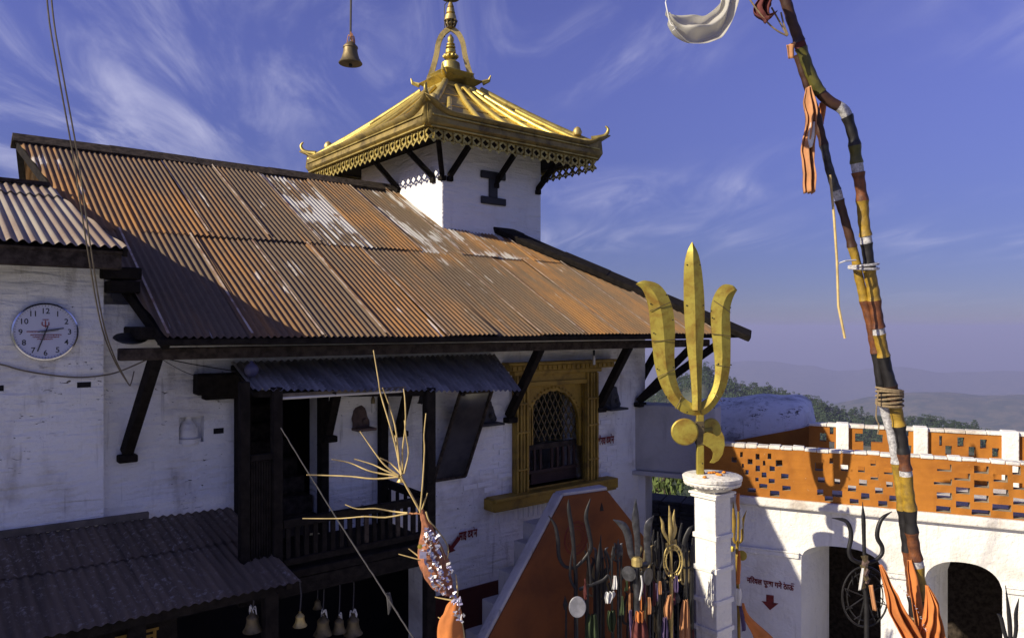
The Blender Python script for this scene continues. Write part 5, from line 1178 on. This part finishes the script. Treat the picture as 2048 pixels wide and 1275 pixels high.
for k in range(9): MB().lathe([(0, -.015), (.014, 0), (0, .018)], 7, W(1330 + k * 4, 1155 + 8 * math.sin(k * 1.9), 6.98) - bo).build('brass_bead', M['brass'], bt)
bt, bo = trident('brass_trident', 'tarnished brass trident hung with ribbons behind the pillar', 8.35, [([(1476, 1085), (1468, 1080), (1468, 1040), (1466, 1000)], [.012, .016, .022, .003]), ([(1476, 1090), (1477, 1040), (1476, 985)], [.012, .014, .003]), ([(1476, 1085), (1484, 1078), (1485, 1045), (1493, 1020)], [.012, .016, .018, .003])], [(1475, 1080), (1474, 1130), (1478, 1270)], 'window_gold', .012, .018)
for x, y, rr_ in ((1484, 1110, .055), (1464, 1097, .03)): MB().lathe([(0, -.006), (rr_, -.004), (rr_, .004), (0, .006)], 20, W(x, y, 8.3) - bo, Matrix.Rotation(math.radians(80), 3, 'X') @ Matrix.Rotation(math.radians(-35), 3, 'Y')).build('disc', M['trident_gold'], bt)
for (l, m) in (([(1474, 985, 1480, 985), (1472, 1000, 1479, 1002), (1475, 1022, 1480, 1020)], 'orange_cloth'), ([(1479, 1015, 1482, 1015), (1480, 1035, 1484, 1035), (1482, 1058, 1485, 1056)], 'white_cloth'), ([(1476, 1100, 1480, 1100), (1474, 1130, 1482, 1128), (1473, 1168, 1480, 1166)], 'orange_cloth'), ([(1472, 1176, 1482, 1176), (1470, 1190, 1484, 1190), (1474, 1210, 1480, 1210)], 'white_cloth'), ([(1478, 1212, 1484, 1210), (1482, 1240, 1490, 1236), (1484, 1262, 1492, 1258)], 'violet_cloth'), ([(1484, 1205, 1488, 1205), (1488, 1235, 1500, 1232), (1505, 1268, 1540, 1268), (1510, 1290, 1560, 1290)], 'orange_cloth')):
    cloth('ribbon', cw(l, 8.26), M[m], bt, bo, 6, 4, .012, 1.2)
# offerings tied on the shadowed rods
OF = [('red_cloth', [(1268, 1240, 1290, 1238), (1264, 1262, 1296, 1260), (1262, 1290, 1298, 1290)], 6.75, 'dark red cloth tied to the steel trident stem'), ('orange_cloth', [(1272, 1222, 1288, 1222), (1271, 1232, 1289, 1232), (1272, 1243, 1288, 1243)], 6.72, 'orange cloth wrapped on the steel trident stem'),
      ('violet_cloth', [(1326, 1234, 1334, 1232), (1324, 1258, 1337, 1256), (1322, 1290, 1338, 1290)], 6.8, 'violet cloth hanging below the brass ring'), ('tan_cloth', [(1336, 1190, 1344, 1188), (1328, 1215, 1346, 1212), (1330, 1238, 1344, 1236)], 6.9, 'faded brown cloth on the brass trident stem'),
      ('tan_cloth', [(1366, 1200, 1376, 1198), (1360, 1235, 1380, 1232), (1360, 1290, 1382, 1290)], 6.95, 'tangle of faded ribbon beside the pillar'), ('green_cloth', [(1176, 1228, 1192, 1226), (1172, 1250, 1196, 1250), (1170, 1290, 1198, 1290)], 6.85, 'green cloth bundle on the iron trident stem'),
      ('white_cloth', [(1281, 1150, 1284, 1150), (1283, 1170, 1286, 1172), (1278, 1200, 1281, 1198)], 6.8, 'narrow white ribbon below the drum discs'), ('white_cloth', [(1212, 1184, 1228, 1182), (1210, 1192, 1231, 1190), (1212, 1206, 1222, 1204)], 6.95, 'small white rag with a dark stripe among the iron rods'), ('violet_cloth', [(1258, 1220, 1264, 1218), (1259, 1245, 1265, 1243), (1262, 1290, 1268, 1290)], 6.82, 'lilac ribbon hanging left of the orange wrap'), ('green_cloth', [(1216, 1222, 1230, 1220), (1214, 1240, 1232, 1240), (1218, 1262, 1230, 1262)], 7.0, 'small olive cloth in the shade beside the white rag')]
for m, l, Y, lab in OF:
    o = cloth('offering_cloth', cw(l, Y), M[m], None, W(l[0][0], l[0][1], Y), 10, 5, .03, 2.4); tag(o, lab + ' in the trident cluster', 'cloth', 'offering cloths on the tridents')
op = thing('metal_plate', 'pale round metal plate on a rod before the stair wall', 'plate', (W(1155, 1213, 6.8).x, 6.8, 0)); p0_ = op.location.copy()
MB().lathe([(0, -.008), (.078, -.006), (.08, .0), (.074, .008), (0, .004)], 28, W(1155, 1213, 6.8) - p0_, Matrix.Scale(1.22, 3, Vector((0, 0, 1))) @ Matrix.Rotation(math.radians(84), 3, 'X')).build('disc', simple('dull_zinc', (.30, .30, .32), .5, .3, .3, 16), op, smooth=30); MB().tube([(0, .01, 0), (0, .01, W(1155, 1234, 6.8).z)], .010, 7).build('rod', M['iron'], op)
rodm = [(1130, 7.3, 1190), (1210, 7.35, 1160), (1226, 7.1, 1090), (1240, 7.2, 1085), (1244, 7.3, 1130), (1290, 7.3, 1190), (1304, 7.0, 1200), (1355, 7.4, 1180), (1372, 7.3, 1150)]
for k, (x, Y, y) in enumerate(rodm):
    p = W(x, y, Y); o = thing('iron_rod', 'thin sooty iron rod with a spear tip standing among the tridents', 'rod', (p.x, p.y, 0), 0, 'iron rods among the tridents'); MB().tube([(0, 0, 0), (random.uniform(-.02, .02), 0, p.z - .12)], .011, 7).build('shaft', M['iron'], o); MB().tube([(0, 0, p.z - .14), (.005, 0, p.z - .09), (0, 0, p.z)], [.010, .026, .002], 6, .4).build('tip', M['steel' if k % 2 else 'iron'], o)
for k in range(22):                                 # the crowd of smaller offerings behind
    x, y, Y = random.uniform(1168, 1392), random.uniform(1075, 1215), random.uniform(7.2, 7.75); w = random.uniform(7, 15); h = random.uniform(35, 70); ln_ = random.uniform(-6, 6)
    pr = [([(x, y + h), (x - w * sd, y + h - 6), (x - w * sd * 1.05 + ln_ * .4, y + h * .45), (x - w * sd * .8 + ln_, y + h * .12), (x - w * sd * 1.25 + ln_, y)], [.010, .012, .014, .013, .003]) for sd in (-1, 1)] + [([(x, y + h), (x + ln_ * .5, y + h * .4), (x + ln_, y - 8)], [.010, .017, .003])]
    mk = random.choice(('iron', 'iron', 'iron', 'steel', 'bronze'))
    trident(mk + '_trident', 'small %s trident crowded in the dark behind the tall ones' % {'iron': 'sooty iron', 'steel': 'dull steel', 'bronze': 'tarnished bronze'}[mk], Y, pr, [(x, y + h), (x + random.uniform(-3, 3), y + h + 40)], mk, .012, .012, 'small tridents crowded behind')
for k in range(26):
    x, y, Y = random.uniform(1165, 1390), random.uniform(1150, 1262), random.uniform(6.85, 7.3); w = random.uniform(2, 6); h = random.uniform(20, 60)
    mk = random.choice(('tan_cloth', 'red_cloth', 'green_cloth', 'violet_cloth', 'pink_cloth', 'white_cloth', 'red_cloth', 'orange_cloth'))
    o = cloth('tied_ribbon', cw([(x - w * .4, y, x + w * .4, y), (x - w * .7 + random.uniform(-3, 3), y + h * .5, x + w * .7, y + h * .5), (x - w + random.uniform(-5, 5), y + h, x + w * .6, y + h * .95)], Y), M[mk], None, W(x, y, Y), 6, 4, .02, 1.8); tag(o, 'faded narrow %s ribbon tied among the trident stems' % {'tan': 'tan', 'red': 'dark red', 'green': 'green', 'violet': 'violet', 'pink': 'maroon', 'white': 'white', 'orange': 'orange'}[mk.split('_')[0]], 'ribbon', 'ribbons among the trident stems')
# black iron trident with wheel in front of the arcade
bt, bo = trident('iron_trident', 'black iron trident with a wire wheel standing before the white arches', 5.9, [([(1729, 1125), (1712, 1122), (1700, 1112), (1698, 1096), (1702, 1075), (1700, 1055), (1690, 1040), (1664, 1035)], [.016, .016, .017, .018, .019, .018, .016, .003]), ([(1729, 1125), (1728, 1080), (1727, 1040), (1725, 1003)], [.014, .016, .018, .002]), ([(1729, 1125), (1748, 1121), (1763, 1108), (1764, 1092), (1755, 1075), (1756, 1055), (1765, 1035), (1784, 1022)], [.016, .016, .017, .018, .019, .018, .016, .003])], [(1729, 1118), (1731, 1180), (1733, 1275)], 'iron', .016, .019, None, .9)
cw_ = (1730, 1192)
for rx, ry, rr_ in ((46, 60, .008), (36, 48, .005)): MB().tube([W(cw_[0] + rx * math.cos(t / 40 * 6.2832), cw_[1] + ry * math.sin(t / 40 * 6.2832), 5.93) - bo for t in range(41)], rr_, 6).build('wheel_rim', M['iron'], bt, smooth=60)
for k in range(8):
    t = k / 8 * 6.2832 + .3; MB().tube([W(cw_[0], cw_[1], 5.93) - bo, W(cw_[0] + 46 * math.cos(t), cw_[1] + 60 * math.sin(t), 5.93) - bo], .005, 5).build('wheel_spoke', M['iron'], bt)
for k in range(10):
    t = k * .63; a = W(cw_[0] + 30 * math.cos(t), cw_[1] + 40 * math.sin(t), 5.92) - bo; b = W(cw_[0] + 41 * math.cos(t + .25), cw_[1] + 54 * math.sin(t + .25), 5.92) - bo; MB().tube([a, b], .004, 5).build('wheel_scroll', M['iron'], bt)
for k in range(7): MB().tube([W(1729 + random.uniform(-6, 6), 1110 + k * 9, 5.86) - bo, W(1730 + random.uniform(-5, 5), 1122 + k * 9, 5.85) - bo], [.028, .02], 7).build('wrapped_tinsel', M['stone_r' if k % 2 else 'bronze'], bt, wob=.012, wobs=40)
cloth('ribbon', cw([(1724, 1135, 1728, 1135), (1720, 1158, 1726, 1158), (1717, 1180, 1722, 1178)], 5.84), M['white_cloth'], bt, bo, 5, 4, .01, 1); cloth('ribbon', cw([(1738, 1170, 1746, 1168), (1742, 1195, 1750, 1195), (1746, 1220, 1754, 1220)], 5.84), M['tan_cloth'], bt, bo, 5, 4, .01, 1)
trident('iron_trident', 'iron trident with upright prongs rising before the right-hand arch pier', 5.4, [([(2020, 1300), (2008, 1260), (2002, 1235), (1994, 1226)], [.014, .016, .016, .003]), ([(2022, 1310), (2019, 1240), (2011, 1170)], [.016, .018, .003]), ([(2024, 1300), (2032, 1260), (2032, 1225), (2038, 1195)], [.014, .016, .016, .003])], [(2022, 1300), (2022, 1340)], 'iron', .016)

# ------------------------------------------------------------------ dry twig wrapped in cloth and tinsel
TY = 4.0
tg = thing('offering_twig', 'dry forked twig wrapped in orange cloth and silver tinsel', 'twig', W(925, 1320, TY)); t0_ = tg.location.copy()
def twig(l, r, nm='stalk', Y=TY):
    pts = smoothpath([W(x, y, Y + .02 * math.sin(i * 1.7 + x)) - t0_ for i, (x, y) in enumerate(l)], 3); k = len(pts)
    MB().tube(pts, [lerp(r, r * .55, i / (k - 1)) for i in range(k)], 7).build(nm, M['straw'], tg, smooth=60)
twig([(930, 1320), (925, 1262), (914, 1215), (903, 1180), (893, 1140), (882, 1100), (866, 1065), (845, 1030), (802, 952)], .011)
for l in ([(802, 950), (793, 900), (780, 850), (762, 790), (757, 760), (747, 700)], [(803, 948), (797, 905), (790, 850), (775, 800), (765, 775)], [(801, 948), (796, 900), (790, 870)], [(806, 948), (805, 900), (811, 850), (810, 800), (807, 777)], [(808, 947), (817, 905), (812, 870), (809, 840)], [(797, 950), (770, 930), (750, 905), (720, 862)], [(797, 951), (770, 940), (745, 928), (708, 917)], [(797, 951), (765, 947), (735, 940), (700, 925), (664, 918)], [(797, 953), (750, 957), (700, 952), (650, 950), (613, 949)], [(803, 948), (780, 925), (760, 915)]): twig(l, .0055)
for l in ([(840, 1024), (845, 970), (849, 900), (848, 870), (852, 826)], [(842, 1024), (850, 1000), (855, 985)], [(815, 1026), (770, 1034), (730, 1032), (680, 1036), (605, 1036)], [(815, 1025), (785, 1022), (750, 1016), (715, 1017), (690, 1008)], [(852, 1022), (858, 1040), (872, 1056), (890, 1080), (897, 1100), (892, 1122)], [(888, 1122), (860, 1122), (838, 1118), (797, 1107)], [(838, 1112), (817, 1096)], [(915, 1190), (914, 1165), (911, 1147)], [(910, 1200), (890, 1197), (870, 1193)], [(920, 1258), (895, 1245), (876, 1233)]): twig(l, .005)
def wrap(l, m, nm):                                  # cloth gathered round the stalk: (x, y, half width px)
    rows = []
    pts = smoothpath([Vector((x, y, w)) for x, y, w in l], 6)
    for i, p in enumerate(pts):
        c = W(p.x, p.y, TY) - t0_; w = max(1.0, p.z) / F * TY; row = []
        for j in range(20):
            a = j / 20 * 6.2832; f = 1 + .16 * math.sin(a * 5 + i * .22) + .12 * mnoise.noise(Vector((math.cos(a) * 2, math.sin(a) * 2, i * .25)))
            row.append(c + Vector((math.cos(a) * w * f, math.sin(a) * w * .7 * f, math.sin(a * 3 + i) * .004)))
        rows.append(row)
    MB().grid(rows, True).build(nm, M[m], tg, smooth=180)
wrap([(842, 1018, 4), (848, 1035, 7), (855, 1055, 11), (860, 1085, 20), (866, 1115, 27), (872, 1145, 27), (882, 1170, 20), (896, 1185, 13), (905, 1192, 5)], 'brown_cloth', 'cloth_bag')
wrap([(838, 1026, 4), (826, 1026, 6), (816, 1027, 2)], 'tan_cloth', 'cloth_knot')
wrap([(910, 1192, 5), (906, 1215, 14), (900, 1245, 22), (902, 1285, 25), (905, 1330, 26)], 'orange_cloth', 'cloth_bag')
for m, n in (('tinsel', 120), ('tinsel_v', 70)):
    mb = MB()
    for k in range(n):
        f = random.random(); side = random.choice((-1, 0, 0, 1))
        if k % 6 == 0: x, y = 918 + random.gauss(0, 5), random.uniform(1190, 1235)
        else: y = lerp(1052, 1190, f); x = lerp(852, 898, f) + side * (6 + 14 * math.sin(f * 3.1)) + 5 * math.sin(f * 14) + random.gauss(0, 2.5)
        w = 24 * math.sin(max(.1, f) * 3.0) / F * TY; p = W(x, y, TY) - t0_ + Vector((0, -w * .75 - .012, 0)); s = random.uniform(.006, .017)
        a = Vector((random.gauss(0, 1), random.gauss(0, .6), random.gauss(0, 1))).normalized(); b = a.orthogonal().normalized()
        mb.add([p - a * s - b * s * .5, p + a * s - b * s * .5, p + a * s + b * s * .5, p - a * s + b * s * .5], [(0, 1, 2, 3)])
    o = mb.build('tinsel_flakes', M[m], tg); o['kind'] = 'stuff'
MB().lathe([(0, -.006), (.012, -.004), (.013, .004), (0, .006)], 10, W(840, 1092, TY - .07) - t0_, RX).build('sequin', M['trident_gold'], tg); MB().box(-.018, .018, -.003, .003, -.018, .018).build('mica_chip', M['tinsel_v'], tg, W(846, 1109, TY - .08) - t0_)
